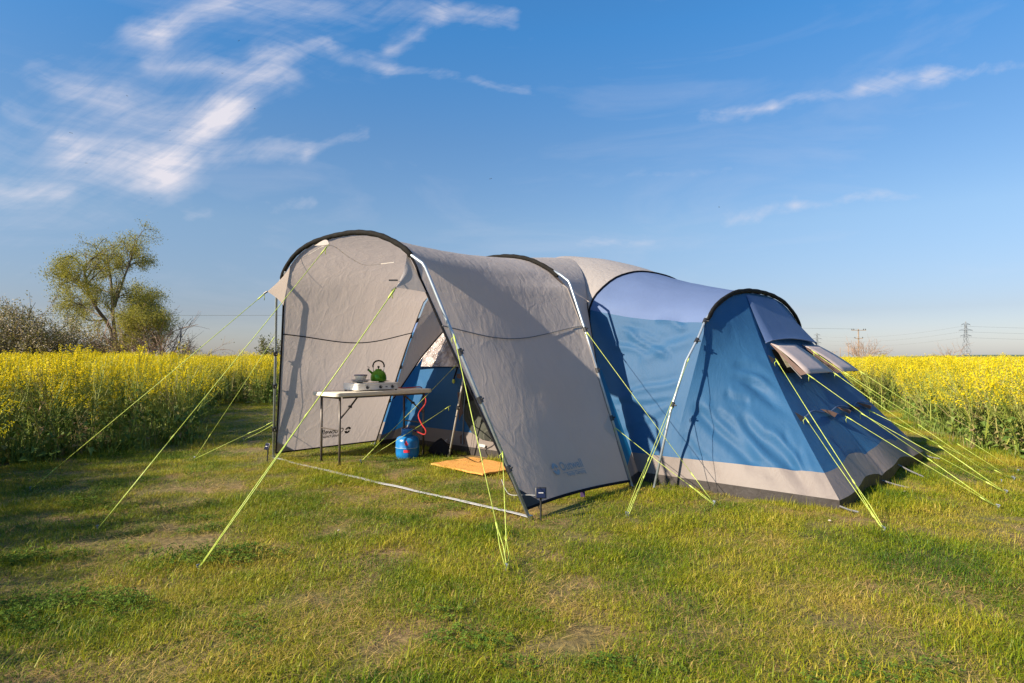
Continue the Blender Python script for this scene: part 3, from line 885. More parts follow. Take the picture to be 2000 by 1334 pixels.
for sg in (-1, 1):
    a = station(*S34, lambda z: VC + sg * (1.22 - .23 * min(z, 1.57) / 1.57)); c = station(*S24, vline(sg * 1.975, .2))
    m = station(*S00, vline(0.0001 * sg, 0))
    rows = loft(a, c, 44, .03)
    def wfn(p, i, j):
        w = .012 * fbm(p, 1.6, 3)
        vv = p.dot(BX) if sg < 0 else 2 * VC - p.dot(BX)
        w -= crease(vv, p.z, CR_WING) * (1 if i < NR // 2 else 0) * sg * -1
        return w * (1 if iB < i < NR - 1 - iB else .4)
    rows = disp_rows(rows, wfn)
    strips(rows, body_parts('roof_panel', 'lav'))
    rows2 = loft(a, m, 16, -.04)
    rows2 = disp_rows(rows2, lambda p, i, j: .010 * fbm(p, 1.8, 3))
    strips(rows2, body_parts('centre_roof_panel', 'roofgrey'))
    # piping over the joint of wing and centre, and the arch sleeve of the wing
    b = MB(); b.tube([p + Vector((0, 0, .006)) + BX * (.004 * sg) for p in a[iK - 6:NR - iK + 6]], .010, 6); tb(b, 'piping', M['hem'])
    # hipped sleeping end
    Lc = []
    zk = [p.z for p in c[:iK + 1]]; half_n = (NR - 1) // 2
    top_i = iK + 9
    zt = c[top_i].z
    def hip(z, u_end, v_end, u_top, v_top):
        # foot of the hip: upright skirt, then a leaning, slightly hollow seam
        if z < .09: return T(u_end, VC + sg * (VC - v_end), z)
        k = (z - .09) / (zt - .09)
        u = lerp(u_end, u_top, k); v = lerp(v_end, v_top, k) + .06 * math.sin(k * math.pi)
        return T(u, VC + sg * (VC - v), z)
    near = [hip(c[i].z, 4.76, 1.27, UC - .4, 2.40) for i in range(top_i)] + [c[top_i]]
    far = [hip(c[i].z, 7.86, 1.27, UC + .4, 2.40) for i in range(top_i)] + [c[NR - 1 - top_i]]
    cornerp = near[iB]
    def wr(p, i, j):
        d = p - cornerp; ang = math.atan2(d.z, -d.dot(AX) * 0 + math.hypot(d.dot(BX), d.dot(AX))); r = d.length
        w = crease(p.dot(BX) if sg < 0 else 2 * VC - p.dot(BX), p.z, CR_HIP)
        return (w + .008 * fbm(p, 2.0, 3)) * (1 if i > iB else .35)
    for (edge, hipc, flip) in ((c[:top_i + 1], near, 0), ([c[NR - 1 - i] for i in range(top_i + 1)], far, 1)):
        rws = loft(edge, hipc, 76)
        rws = disp_rows(rws, (lambda p, i, j: wr(p, i, j) * (-1 if (flip == (sg > 0)) else 1)))
        strips(rws, [(0, iS, 'mud_skirt', 'skirt'), (iS, iB, 'lower_band', 'band'), (iB, top_i, 'end_gore', 'blue')])
    # end wall between the two hips; its foot is scalloped between the pegs
    ER = []
    for i in range(top_i):
        row = []
        for j in range(41):
            t = j / 40; p = near[i].lerp(far[i], t)
            sc_ = abs(math.sin(t * math.pi * 2.5)) ** .6
            lift = (.055 * sc_ if i <= iB else .055 * sc_ * max(0, 1 - (p.z - .25) / .35)) * (1 if i else 1)
            p = p + Vector((0, 0, lift * min(1, 4 * min(t, 1 - t)))) - BX * (-sg) * .05 * math.sin(t * math.pi * 5) * (1 if i <= iB else max(0, 1 - p.z))*.5
            row.append(p)
        ER.append(row)
    arc = c[top_i:NR - top_i]
    def arc_at(t):
        x = t * (len(arc) - 1); k = min(int(x), len(arc) - 2); return arc[k].lerp(arc[k + 1], x - k)
    ER.append([arc_at(j / 40) for j in range(41)])
    ER2 = disp_rows(ER, lambda p, i, j: -sg * (.010 * fbm(p, 1.5, 3)))
    strips(ER2, [(0, iS, 'mud_skirt', 'skirt'), (iS, iB, 'lower_band', 'band'), (iB, top_i, 'end_panel', 'blue')])
    OUT = BX * sg
    def EP(zf, t, off=0, ER=ER, OUT=OUT):
        """point on the end wall: height in metres, share of its width"""
        for i in range(len(ER) - 1):
            if ER[i][0].z <= zf <= ER[i + 1][0].z or i == len(ER) - 2:
                k = (zf - ER[i][0].z) / (ER[i + 1][0].z - ER[i][0].z); break
        x = t * 40; q = min(int(x), 39); f = x - q
        p = ER[i][q].lerp(ER[i][q + 1], f).lerp(ER[i + 1][q].lerp(ER[i + 1][q + 1], f), k)
        return p + (OUT * .84 + Vector((0, 0, .54))) * off
    # pale hood over the top of the end wall
    b = MB(); rws = []
    for i in range(11):
        k = i / 10; z = lerp(1.215, 1.70, k)
        rws.append([EP(z + (.035 * math.sin(j / 20 * 3.14) if i == 0 else 0), lerp(.03, .97, j / 20), lerp(.055, .012, k) * (1 if 0 < j < 20 else .4)) for j in range(21)])
    b.grid(rws); hood = tb(b, 'rain_hood', M['hood'], smooth=True)
    b = MB(); b.tube(rws[0], .006, 5); tb(b, 'hem', M['lav'], hood)
    # two propped vent flaps
    for (t0, t1) in ((.07, .50), (.62, .95)):
        hi = [EP(1.20, lerp(t0, t1, k / 4), .04) for k in range(5)]
        lo = [EP(.86, lerp(t0 + .03, t1 - .03, k / 4), .18) for k in range(5)]
        b = MB(); b.grid([[a_.lerp(c_, q / 6) + (OUT * .5 + Vector((0, 0, .9))) * .012 * math.sin(q / 6 * 3.14) for a_, c_ in zip(hi, lo)] for q in range(7)])
        fl = tb(b, 'vent_flap', M['flap'], solid=.003, smooth=True)
        for e in (0, 4):
            b = MB(); b.grid([[hi[e].lerp(lo[e], q / 5), EP(lerp(1.20, .90, q / 5), (t0 if e == 0 else t1), .01).lerp(hi[e].lerp(lo[e], q / 5), .72)] for q in range(6)])
            tb(b, 'flap_side', M['brown'], fl)
        b = MB(); pz = [EP(lerp(1.16, .98, q / 3), lerp(t0 + .03, t0 + .05, q / 3), .05) for q in range(4)]; pz2 = [EP(lerp(1.16, .98, q / 3), t0 + .03 + .035 * q, .075) for q in range(4)]
        b.grid([pz, pz2]); tb(b, 'mesh_gusset', M['mesh'], fl)
        b = MB(); b.grid([[EP(z, t, .012) for t in (t0 + .02, (t0 + t1) / 2, t1 - .02)] for z in (.95, 1.05, 1.16)]); tb(b, 'mesh_panel', M['hem'], fl)
        b = MB(); b.tube([EP(1.0, t0 + .06, .07), EP(.86, t0 + .075, .10)], .004, 5); tb(b, 'flap_strut', M['dullstrap'], fl)
    # low vent seam with small dark mouths
    b = MB(); b.tube([EP(.60 + .035 * math.sin(j / 30 * math.pi * 3) ** 2, .03 + .94 * j / 30, .014) for j in range(31)], .006, 5); tb(b, 'seam_piping', M['hood'])
    for t in (.34, .50, .66, .82):
        b = MB(); z0 = .60
        A0, A1, tip = EP(z0 + .035, t - .05, .012), EP(z0 + .005, t + .05, .012), EP(z0 - .075, t + .035, .085)
        ml = EP(z0 - .05, t - .02, .02)
        b.grid([[A0, A0.lerp(A1, .5) + OUT * .03, A1], [ml.lerp(tip, .3), A0.lerp(tip, .6) + OUT * .02, tip]]); tb(b, 'vent_mouth', M['brown'])
    for z0 in (1.06, .60):
        b = MB(); A0, A1, tip = EP(z0 + .055, .012, .006), EP(z0 - .02, .024, .006), EP(z0 - .0, .028, .040)
        b.add([A0, A1, tip], [(0, 1, 2)]); tb(b, 'guy_patch', M['hem'])
    # wing arch: sleeve on top, bare pole on the legs
    sp = [p + (BX * sg * .012) + Vector((0, 0, .02)) for p in c[iK + 0:NR - iK]]
    tb(sleeve(sp, BX * -1, .023, .017), 'pole_sleeve', M['sleeve'], smooth=True)
    for q in (-1, 1):
        def W(u, v, z): return T(UC + q * (UC - u), VC + sg * (VC - v), z)
        pole([W(4.49, 2.59, 0), W(4.626, 2.5, .663), W(4.80, 2.45, 1.065), W(4.97, 2.42, 1.27), W(5.09, 2.41, 1.43), W(5.3, 2.4, 1.57)], .0105, [(1, .1), (2, .85), (3, .9)], 'alu')
    if sg == -1: EP_R, near_R, c_R = EP, near, c
    # webbing loops that peg the skirt
    for (t, L_) in ((0, .12), (.4, .2), (.6, .2), (1, .15)):
        p = EP(.02, t, 0); q_ = p + OUT * L_; q_.z = gz(q_.x, q_.y) + .02
        b = MB(); b.tube([p + Vector((0, 0, .03)), p.lerp(q_, .5) + Vector((0, 0, .01)), q_], .007, 5); tb(b, 'peg_strap', M['dullstrap'])

# -- neck that carries the porch arch back to the body
NA = [(1.80, .0), (1.335, 1.2), (1.06, 1.72)]
NAt = [(1.06, 1.72), (.95, 1.83), (.80, 1.935), (.55, 2.06), (.28, 2.125), (0, 2.145)]
NB = [(1.50, 4.46, .60), (1.27, 4.70, 1.1), (.99, 4.97, 1.56)]
NBt = [(.99, 4.97, 1.56), (.90, 5.06, 1.78), (.70, 5.28, 1.98), (.45, 5.52, 2.14), (.22, 5.7, 2.25), (0, 5.8, 2.29)]
for sg in (-1, 1):
    A_ = [poly_at_z(NA, .60 + 1.12 * i / 18) for i in range(19)] + catmull(NAt, 14)[1:]
    B_ = [poly_at_z(NB, .60 + .96 * i / 18) for i in range(19)] + catmull(NBt, 14)[1:]
    r0 = [T(u_back(z) + .02, VC + sg * w, z) for w, z in A_]; r1 = [T(u, VC + sg * w, z) for w, u, z in B_]
    rws = loft(r0, r1, 10); rws = disp_rows(rws, lambda p, i, j: .006 * fbm(p, 2.5, 3))
    b = MB(); b.grid(rws); tb(b, 'neck_panel', M['roofgrey'], smooth=True)
    b = MB(); b.tube([p - AX * .004 for p in r1[:20]], .008, 5); tb(b, 'piping', M['hem'])

for sg in (-1, 1):
    zz = [0, .045, .09, .13, .17, .21, .25] + [.25 + .85 * i / 12 for i in range(1, 13)]
    rws = []
    for z in zz:
        a_ = poly_at_z(NA, z * .60 / 1.1 if z > .25 else z * (.60 / 1.1 * z / .25 + (1 - z / .25)))
        za = a_[1]; f = z / 1.1; P0 = T(u_back(za) + .02, VC + sg * a_[0], za); w1 = lerp(1.72, 1.27, f); P1 = T(lerp(4.76, 4.72, f), VC + sg * w1, z)
        rws.append([P0.lerp(P1, j / 6) for j in range(7)])
    for (i0, i1, nm, mt) in ((0, 2, 'mud_skirt', 'skirt'), (2, 6, 'lower_band', 'band'), (6, 18, 'side_panel', 'blue')):
        b = MB(); b.grid(rws[i0:i1 + 1]); tb(b, nm, M[mt], smooth=True)

# -- window, door and fittings on the front wall inside the porch
def WU(z): return UC - poly_at_z(S00[0], max(0, min(1.56, z)))[0]
def on_wall(px, py, off=.01):
    u = 4.75
    for _ in range(6): p = on_u(px, py, u - off); u = WU(p.z)
    return on_u(px, py, u - off)
def wallpoly(name, px, mat, u=.01, parent=None, n=1):
    b = MB(); P = [on_wall(x, y, u) for x, y in px]; b.add(P, [tuple(range(len(P)))]); return tb(b, name, mat, parent)
def clearmat():
    m = Mat('crinkled_window_film'); v = m.coords('Object', (1, 1, 1), (0, R(35), 0))
    f = m.noise(v, 9, 6, .6, 1.2); m.col(m.ramp(f, [(.32, (.16, .13, .12)), (.5, (.33, .28, .27)), (.7, (.62, .56, .54))]))
    m.set(Roughness=.16); m.bump(f, 1.0, .05); return m.m
M['film'] = clearmat()
b = MB(); cs = [on_wall(852, 634, .015), on_wall(800, 717, .015), on_wall(900, 717, .015), on_wall(916, 634, .015)]
b.grid([[cs[0].lerp(cs[3], j / 14).lerp(cs[1].lerp(cs[2], j / 14), i / 14) - AX * .012 * fbm((i * .5, j * .5, 0), 1, 3) for j in range(15)] for i in range(15)])
win = tb(b, 'window', M['film'], smooth=True)
b = MB(); b.tube([on_wall(858, 632, .02), on_wall(803, 716, .02), on_wall(900, 717, .02)], .006, 5); tb(b, 'zip', M['hem'], win)
def dangle(x0, y0, x1, y1):
    p, q = on_wall(x0, y0, .035), on_wall(x1, y1, .035)
    b = MB(); b.tube([p, p.lerp(q, .5), q], .010, 6); o = tb(b, 'window_tie', M['hem'])
    b = MB(); b.lathe([(.001, -.045), (.016, -.03), (.018, -.01), (.010, .008), (.004, .012)], 10, q); tb(b, 'toggle', M['rope'], o, smooth=True)
dangle(838, 667, 793, 740); dangle(894, 716, 886, 742)
wallpoly('door_jamb', [(892, 730), (901, 730), (908, 866), (899, 866)], M['brown'], .01)
b = MB(); b.tube([on_wall(912, 735, .02), on_wall(906, 800, .02), on_wall(904, 867, .02)], .008, 6); tb(b, 'door_zip', M['zip'])
def ringmat():
    m = Mat('shaded_ring_cloth'); v = m.coords('Object', (1, 1, 1))
    vo = m.node('ShaderNodeTexVoronoi'); vo.inputs['Scale'].default_value = 5.5; m.l.new(v, vo.inputs['Vector'])
    m.col(m.ramp(vo.outputs['Distance'], [(.0, (.012, .013, .009)), (.30, (.010, .012, .008)), (.36, (.050, .052, .042)), (.46, (.022, .026, .016)), (.62, (.035, .038, .03))]))  # ring pattern in near-black tones, the interior's shade put into the colour
    m.set(Roughness=.8); return m.m
M['ring'] = ringmat()
dp = wallpoly('shaded_doorway', [(900, 775), (908, 725), (925, 700), (1010, 690), (1020, 874), (965, 862), (940, 857), (922, 845), (908, 820)], M['ring'], .015)  # opaque dark sheet on the wall stands in for the shaded interior
wallpoly('dark_mesh', [(905, 790), (908, 725), (925, 700), (1010, 690), (1012, 780), (920, 782)], M['hem'], .02, dp)
wallpoly('door_label', [(936, 866), (948, 868), (947, 874), (935, 871)], M['strap'], .02)
# inner porch pole with its guy tabs
ip0 = ground_at(877, 893); ip1 = on_u(906, 735, 4.50); ip2 = on_u(915, 690, 4.55)
pole([ip0, ip1, ip2], .010, [(0, .62)], 'polepale')
# fairy-light wire under the canopy roof
b = MB(); w0, w1, w2 = on_u(642, 478, 2.62), on_u(712, 517, 3.3), on_u(768, 512, 2.75)
wl_ = catmull([tuple(on_u(560, 520, 2.8)), tuple(on_u(600, 497, 2.72)), tuple(w0), tuple(w0.lerp(w1, .5) - Vector((0, 0, .01))), tuple(w1), tuple(w2)], 30)
b.tube([Vector(p) for p in wl_], .0018, 4)
for p in wl_[::2]: b.lathe([(.0005, -.005), (.004, 0), (.0005, .005)], 6, p)
fl = b.build('fairy_lights', plain('lamp_wire', (.7, .66, .6), .4)); tag(fl, 'thin string of unlit fairy lights hanging under the front edge of the canopy', 'string lights')

# -- maker's print on both canopy walls
def logo(sg, mat, off, flipside):
    cu = bpy.data.curves.new('t', 'FONT'); cu.body = "Outwell"; cu.size = 1.0; cu.resolution_u = 3; cu.offset = .018
    ob = bpy.data.objects.new('t', cu); COL.objects.link(ob); dg = bpy.context.evaluated_depsgraph_get(); dg.update()
    me = bpy.data.meshes.new_from_object(ob.evaluated_get(dg))
    cu2 = bpy.data.curves.new('t', 'FONT'); cu2.body = "Family Camping"; cu2.size = .42; cu2.resolution_u = 2; cu2.offset = .012
    ob2 = bpy.data.objects.new('t', cu2); COL.objects.link(ob2); dg.update()
    me2 = bpy.data.meshes.new_from_object(ob2.evaluated_get(dg))
    wmax = max(v.co.x for v in me.vertices); w2 = max(v.co.x for v in me2.vertices)
    L_ = .27; k = L_ / wmax
    V = [(v.co.x * k, v.co.y * k) for v in me.vertices]; Fc = [tuple(p.vertices) for p in me.polygons]
    n0 = len(V); V += [(L_ - (w2 - v.co.x) * k, v.co.y * k - .042) for v in me2.vertices]; Fc += [tuple(i + n0 for i in p.vertices) for p in me2.polygons]
    bpy.data.objects.remove(ob); bpy.data.objects.remove(ob2)
    # thin rule under the name
    n0 = len(V); V += [(0, -.017), (L_, -.017), (L_, -.014), (0, -.014)]; Fc.append((n0, n0 + 1, n0 + 2, n0 + 3))
    # round emblem split by a zigzag
    cx, cy, r = -.056, .021, .040
    for q in (1, -1):
        pts = [(cx + r * math.cos(a), cy + q * r * math.sin(a)) for a in np.linspace(R(8), R(172), 15)]
        zz = [(cx - .62 * r, cy + q * .20 * r), (cx - .28 * r, cy + q * .10 * r), (cx, cy + q * (.55 if q < 0 else .62) * r), (cx + .28 * r, cy + q * .10 * r), (cx + .62 * r, cy + q * .20 * r)]
        n0 = len(V); V += pts; n1 = len(V); V += zz; 
        arc = list(range(n0, n1)); z_ = list(range(n1, n1 + 5))
        # fan the shape in convex bits
        Fc += [(arc[0], arc[1], arc[2], arc[3], z_[4]), (arc[3], arc[4], arc[5], z_[3], z_[4]), (arc[5], arc[6], arc[7], z_[2], z_[3]), (arc[7], arc[8], arc[9], z_[1], z_[2]), (arc[9], arc[10], arc[11], z_[0], z_[1]), (arc[11], arc[12], arc[13], arc[14], z_[0])]
    out = []
    for x, y in V:
        t = ((3.72 + x) if sg < 0 else (3.89 - x)) / 1.33 - 3.13 / 1.33
        zz = .225 + y
        s = sg * (1 - (zz - .07) / (1.66 - .07) * NL / (NS - 1))
        out.append(canopy_pt(s, t, off))
    b = MB(); b.add(out, Fc); return tb(b, 'maker_print', mat, canopy)
logo(-1, M['printblue'], .009, 0)
logo(1, M['print'], -.009, 1)
b = MB(); tg = canopy_pt(-1, .55) ; b.box(tg - Vector((0, 0, .025)), (.035, .006, .05)); tb(b, 'care_tag', plain('purple_label', (.06, .03, .10), .6), canopy)

# -- ground strap between the porch feet
f0, f1 = T(3.13, VC + 1.83, .0), T(3.13, VC - 1.83, .0)
b = MB(); n = 40; rows = []
for i in range(n + 1):
    p = f0.lerp(f1, i / n); p.z = gz(p.x, p.y) + lerp(.004, .026, i / n) + .006 * nse((i * .3, 0, 0)); tw = .3 * nse((i * .12, 3, 0))
    rows.append([p - AX * .019 + Vector((0, 0, tw * .01)), p + AX * .019 - Vector((0, 0, tw * .01))])
b.grid(rows); tb(b, 'ground_strap', M['strap'], solid=.003)

# -- guy ropes: single line down to a runner, doubled from there to the peg
def guy(p0, px, py, run=.72, double=True, r=.0027, peg=True, start_px=None):
    g = ground_at(px, py); g.z = gz(g.x, g.y) + .015
    d = (g - p0).normalized(); sd = d.cross(Vector((0, 0, 1))).normalized()
    m = p0.lerp(g, run)
    b = MB()
    sag = Vector((0, 0, -.006))
    b.tube([p0, p0.lerp(m, .5) + sag, m], r, 6)
    if double:
        b.tube([m, m.lerp(g, .5) + sd * .010, g + sd * .004], r * .9, 6); b.tube([m, m.lerp(g, .5) - sd * .010, g - sd * .004], r * .9, 6)
    else: b.tube([m, g], r, 6)
    # loose knot by the attachment
    k = p0.lerp(g, .015); b.tube([k, k + sd * .02 + Vector((0, 0, -.02)), k + sd * .012 + Vector((0, 0, -.05))], r, 5)
    k2 = k + d * .03; b.tube([k2 - d * .035, k2 + d * .035], r * 2.1, 6)
    o = tb(b, 'guy_rope', M['rope'], smooth=True)
    b = MB(); b.tube([m - d * .02, m, m + d * .02], [.004, .006, .004], 6); tb(b, 'rope_runner', M['rope'], o)
    if peg:
        b = MB(); ax = Vector((-d.x, -d.y, -1.2)).normalized(); ax = Vector((d.x, d.y, 1.8)).normalized()
        b.tube([g - ax * .05, g + ax * .025], .004, 6); b.tube([g + ax * .022, g + ax * .022 - Vector((d.x, d.y, 0)) * .02], .004, 6); tb(b, 'peg', M['steel'], o)
    return o
guy(tipL, 65, 957, .9, False); guy(tipT, 197, 1035, .72); guy(tipR, 393, 1113, .52, True, .0033)
lp = T(u_front(1.31), VC + 1.22, 1.31); guy(lp, 383, 897, .8, False, .0021)
lp = T(u_front(.42), VC + 1.66, .42); guy(lp, 383, 898, .3, True, .0021); guy(lp - Vector((0, 0, .03)), 478, 862, .8, False, .0022)
rp = T(u_front(1.26), VC - 1.38, 1.26); guy(rp, 989, 1117, .86, True, .0026)
rp = T(u_front(.46), VC - 1.68, .46); guy(rp, 991, 1118, .80, True, .0026)
b = MB(); b.tube([rp, ground_at(968, 962)], .0025, 5); tb(b, 'guy_rope', M['rope'])
guy(on_u(892, 712, 4.52), 706, 905, .78, True, .0021); guy(on_u(880, 792, 4.46), 707, 906, .9, False, .0021)
ap = T(u_back(1.36), VC - 1.28, 1.34); guy(ap, 1392, 987, .86, False, .0021); ap = T(u_back(.50), VC - 1.63, .50); guy(ap, 1392, 988, .80, True, .0021)
b = MB(); q = T(u_back(1.36), VC - 1.24, 1.40); b.grid([[canopy_pt(-(1 - .60), 1), canopy_pt(-(1 - .60), 1).lerp(ap, .1)], [q, q]]);
for z_, w_ in ((1.36, 1.27), (.50, 1.63)):
    s_ = -(1 - (z_ - .07) / (1.74 - .07) * NL / (NS - 1))
    b = MB(); b.add([canopy_pt(s_ + .045, 1, .003), canopy_pt(s_ - .045, 1, .003), T(u_back(z_), VC - w_, z_), canopy_pt(s_, .93, .004)], [(0, 2, 1), (0, 1, 3)]); tb(b, 'guy_patch', M['roofgrey'])
guy(T(4.86, 2.44, 1.12), 1222, 1008, .7, True, .0021); guy(T(4.68, 2.50, .72), 1226, 1009, .7, False, .0026)
guy(EP_R(1.06, .03, .045), 1722, 1038, .78, True, .0026); guy(EP_R(.60, .03, .045), 1718, 1036, .9, False, .0021)
guy(EP_R(.86, .10, .18), 1944, 995, .68, True, .0021); guy(EP_R(.525, .375, .09), 1942, 994, .92, False, .0021)
guy(EP_R(.86, .47, .18), 1960, 968, .66, True, .0021); guy(EP_R(.525, .535, .09), 1958, 967, .9, False, .0021)
guy(EP_R(1.10, .52, .12), 1950, 944, .6, True, .0021); guy(EP_R(.86, .65, .18), 1975, 938, .7, True, .0021)
guy(EP_R(.86, .92, .18), 1983, 922, .7, True, .0021); guy(EP_R(.525, .695, .09), 1972, 936, .9, False, .0024)
# mirrored guys of the far wing
for (z_, t_, L_) in ((1.06, .045, 1.2), (.9, .14, 1.3), (.9, .86, 1.3)):
    p = EP(z_, t_, .12); g = p + BX * L_; g.z = .01; b = MB(); b.tube([p, g], .003, 5); tb(b, 'guy_rope', M['rope'])

# ---------------------------------------------------------------- camp kitchen
def rot2(d): return math.atan2(d.y, d.x)
LD = Vector((.70, .71, 0)).normalized(); WD = Vector((-.71, .70, 0)).normalized()
RZ = rot2(LD)
def local(root):
    return lambda x, y, z: (x, y, z)
tbl_o = Vector((-1.744, 6.078, 0))        # near left corner of the table top
TL, TW, TH = 1.22, .50, .74
table = empty('folding_table', tbl_o, RZ)
tag(table, 'cream folding table with dark tube legs holding the stove inside the canopy', 'table')
def rrect(x0, y0, x1, y1, r, n=6):
    out = []
    for cx, cy, a0 in ((x1 - r, y0 + r, -90), (x1 - r, y1 - r, 0), (x0 + r, y1 - r, 90), (x0 + r, y0 + r, 180)):
        for k in range(n + 1):
            a = R(a0 + 90 * k / n); out.append((cx + r * math.cos(a), cy + r * math.sin(a)))
    return out
def slab(b, outline, z0, z1, inset=0):
    n = len(outline); cx = sum(p[0] for p in outline) / n; cy = sum(p[1] for p in outline) / n
    lv = [(z0, .012), (z0 + .006, .0), (z1 - .008, 0), (z1 - .002, .004), (z1, .010)]
    def shr(p, d):
        v = Vector((p[0] - cx, p[1] - cy)); L_ = v.length; k = (L_ - d) / L_; return (cx + v.x * k, cy + v.y * k)
    o = len(b.v)
    for z, d in lv:
        for p in outline: q = shr(p, d); b.v.append((q[0], q[1], z))
    for i in range(len(lv) - 1):
        for k in range(n): b.f.append((o + i * n + k, o + i * n + (k + 1) % n, o + (i + 1) * n + (k + 1) % n, o + (i + 1) * n + k))
    b.f.append(tuple(o + k for k in reversed(range(n)))); b.f.append(tuple(o + (len(lv) - 1) * n + k for k in range(n)))
b = MB(); slab(b, rrect(0, 0, TL, TW, .055), TH - .042, TH); b.build('tabletop', M['tabletop'], table)
LX = (.09, TL - .085); LY = (.07, TW - .06)
for x in LX:
    for y in LY:
        b = MB(); b.tube([(x, y, -.01), (x, y, TH - .04)], .0125, 10); lg = b.build('leg', M['tableleg'], table, smooth=True)
        b = MB(); b.tube([(x, y, -.012), (x, y, .02)], .016, 8); b.build('foot_cap', M['black'], lg)
    b = MB(); b.tube([(x, LY[0], .36), (x, LY[1], .36)], .007, 8); b.build('cross_bar', M['tableleg'], table)
    b = MB(); b.tube([(x, LY[0], TH - .055), (x, LY[1], TH - .055)], .011, 8); b.build('cross_bar', M['tableleg'], table)
for x, sgn in ((LX[0], 1), (LX[1], -1)):
    for y in LY[:1] if sgn > 0 else LY[:1]:
        ym = (LY[0] + LY[1]) / 2 if False else y + .0
        b = MB(); b.tube([(x + sgn * .01, y, TH - .26), (x + sgn * .13, y + .02, TH - .15), (x + sgn * .25, y + .06, TH - .045)], .009, 8); br = b.build('folding_brace', M['tableleg'], table)
        b = MB(); b.tube([(x + sgn * .13, y + .005, TH - .15), (x + sgn * .13, y + .04, TH - .15)], .014, 8); b.build('brace_joint', M['black'], br)
b = MB()
for y in (.02, TW - .035): b.box((TL / 2, y + .008, TH - .05), (TL - .2, .02, .022))
for k, y in enumerate((.02, TW - .035)):
    b = MB(); b.box((TL / 2, y + .008, TH - .05), (TL - .2, .018, .018)); b.build('side_rail', M['tableleg'], table)

# stove
SW, SD, SH = .54, .29, .076
st_o = tbl_o + LD * .285 + WD * .085 + Vector((0, 0, TH))
stove = empty('camping_stove', st_o, RZ); tag(stove, 'white enamel three burner camping stove standing on the folding table', 'stove')
b = MB(); slab(b, rrect(0, 0, SW, SD, .04), .010, SH); b.build('body', M['white'], stove)
b = MB(); slab(b, rrect(-.004, -.004, SW + .004, SD + .004, .042), SH - .010, SH + .008); b.build('hob_plate', M['white'], stove)
for x in (.13, .29, .44):
    b = MB(); b.lathe([(.001, .0), (.016, 0), (.017, -.008), (.014, -.016), (.001, -.017)], 16)
    for i, p in enumerate(b.v): b.v[i] = (p[0] + x, p[2] - .002, p[1] + .042)
    kb = b.build('knob', M['black'], stove, smooth=False)
    b = MB(); b.box((x, -.019, .049), (.003, .004, .014)); b.build('pointer', M['white'], kb)
b = MB(); b.box((.365, -.0035, .042), (.022, .003, .008)); b.build('maker_plate', M['print'], stove)
for x, y in ((.03, .03), (SW - .03, .03), (.03, SD - .03), (SW - .03, SD - .03)):
    b = MB(); b.lathe([(.012, 0), (.012, .014), (.001, .014)], 10, (x, y, 0)); b.build('foot', M['black'], stove)
for cx in (.13, .40):
    b = MB(); b.lathe([(.001, SH + .018), (.030, SH + .018), (.036, SH + .008), (.040, SH + .006)], 18, (cx, SD / 2, 0)); b.build('burner', M['chrome'], stove)
    b = MB()
    for a in range(4):
        an = a * math.pi / 2 + .4; p = Vector((math.cos(an), math.sin(an), 0))
        b.tube([Vector((cx, SD / 2, SH + .024)) + p * .018, Vector((cx, SD / 2, SH + .024)) + p * .085], .003, 5)
    b.tube([Vector((cx + .085 * math.cos(a), SD / 2 + .085 * math.sin(a), SH + .021)) for a in np.linspace(0, 6.283, 21)], .003, 5)
    g = b.build('pan_support', M['chrome'], stove)
PS = SH + .027
def on_stove(x, y, z=0): return st_o + LD * x + WD * y + Vector((0, 0, PS - .006 + z))
# plate and bowl
pl = MB(); pl.lathe([(.001, .004), (.05, .0), (.062, .003), (.095, .016), (.097, .019), (.094, .019), (.062, .008), (.001, .007)], 40)
plate = pl.build('enamel_plate', M['cream'], smooth=True, loc=on_stove(.125, .12)); tag(plate, 'cream enamel plate with dark blue rim under the bowl on the stove', 'plate')
b = MB(); b.tube([(.0965 * math.cos(a), .0965 * math.sin(a), .0185) for a in np.linspace(0, 6.283, 41)], .0030, 6, False); b.build('rim', M['rim'], plate)
bo = MB(); bo.lathe([(.001, .0), (.040, .0), (.048, .006), (.060, .035), (.068, .063), (.066, .063), (.056, .034), (.044, .008), (.001, .006)], 40)
bowl = bo.build('enamel_bowl', M['cream'], smooth=True, loc=on_stove(.125, .12, .010)); tag(bowl, 'cream enamel bowl with dark blue rim standing on a plate on the stove', 'bowl')
b = MB(); b.tube([(.0672 * math.cos(a), .0672 * math.sin(a), .061) for a in np.linspace(0, 6.283, 41)], .0042, 6, False); b.build('rim', M['rim'], bowl)
# kettle
ket = empty('kettle', on_stove(.345, .12), RZ + 2.6); tag(ket, 'green whistling kettle with black loop handle on the stove', 'kettle')
b = MB(); b.lathe([(.001, .0), (.074, 0), (.084, .008), (.086, .03), (.083, .06), (.072, .09), (.053, .110), (.036, .119), (.034, .121), (.001, .121)], 48); b.build('body', M['kettle'], ket, smooth=True)
b = MB(); b.lathe([(.036, .118), (.036, .124), (.028, .131), (.001, .135)], 32); lid = b.build('lid', M['kettle'], ket, smooth=True)
b = MB(); b.lathe([(.001, .134), (.005, .134), (.006, .142), (.013, .150), (.013, .158), (.006, .165), (.001, .166)], 18); b.build('lid_knob', M['black'], lid, smooth=True)
b = MB(); b.tube([(.058, 0, .150), (.060, 0, .170), (.050, 0, .198), (.030, 0, .216), (0, 0, .223), (-.030, 0, .216), (-.050, 0, .198), (-.060, 0, .170), (-.058, 0, .150)], .0085, 10); hd = b.build('handle', M['black'], ket, smooth=True)
for q in (-1, 1):
    b = MB(); b.tube([(q * .054, 0, .106), (q * .058, 0, .152)], .004, 6); b.build('handle_bracket', M['chrome'], ket)
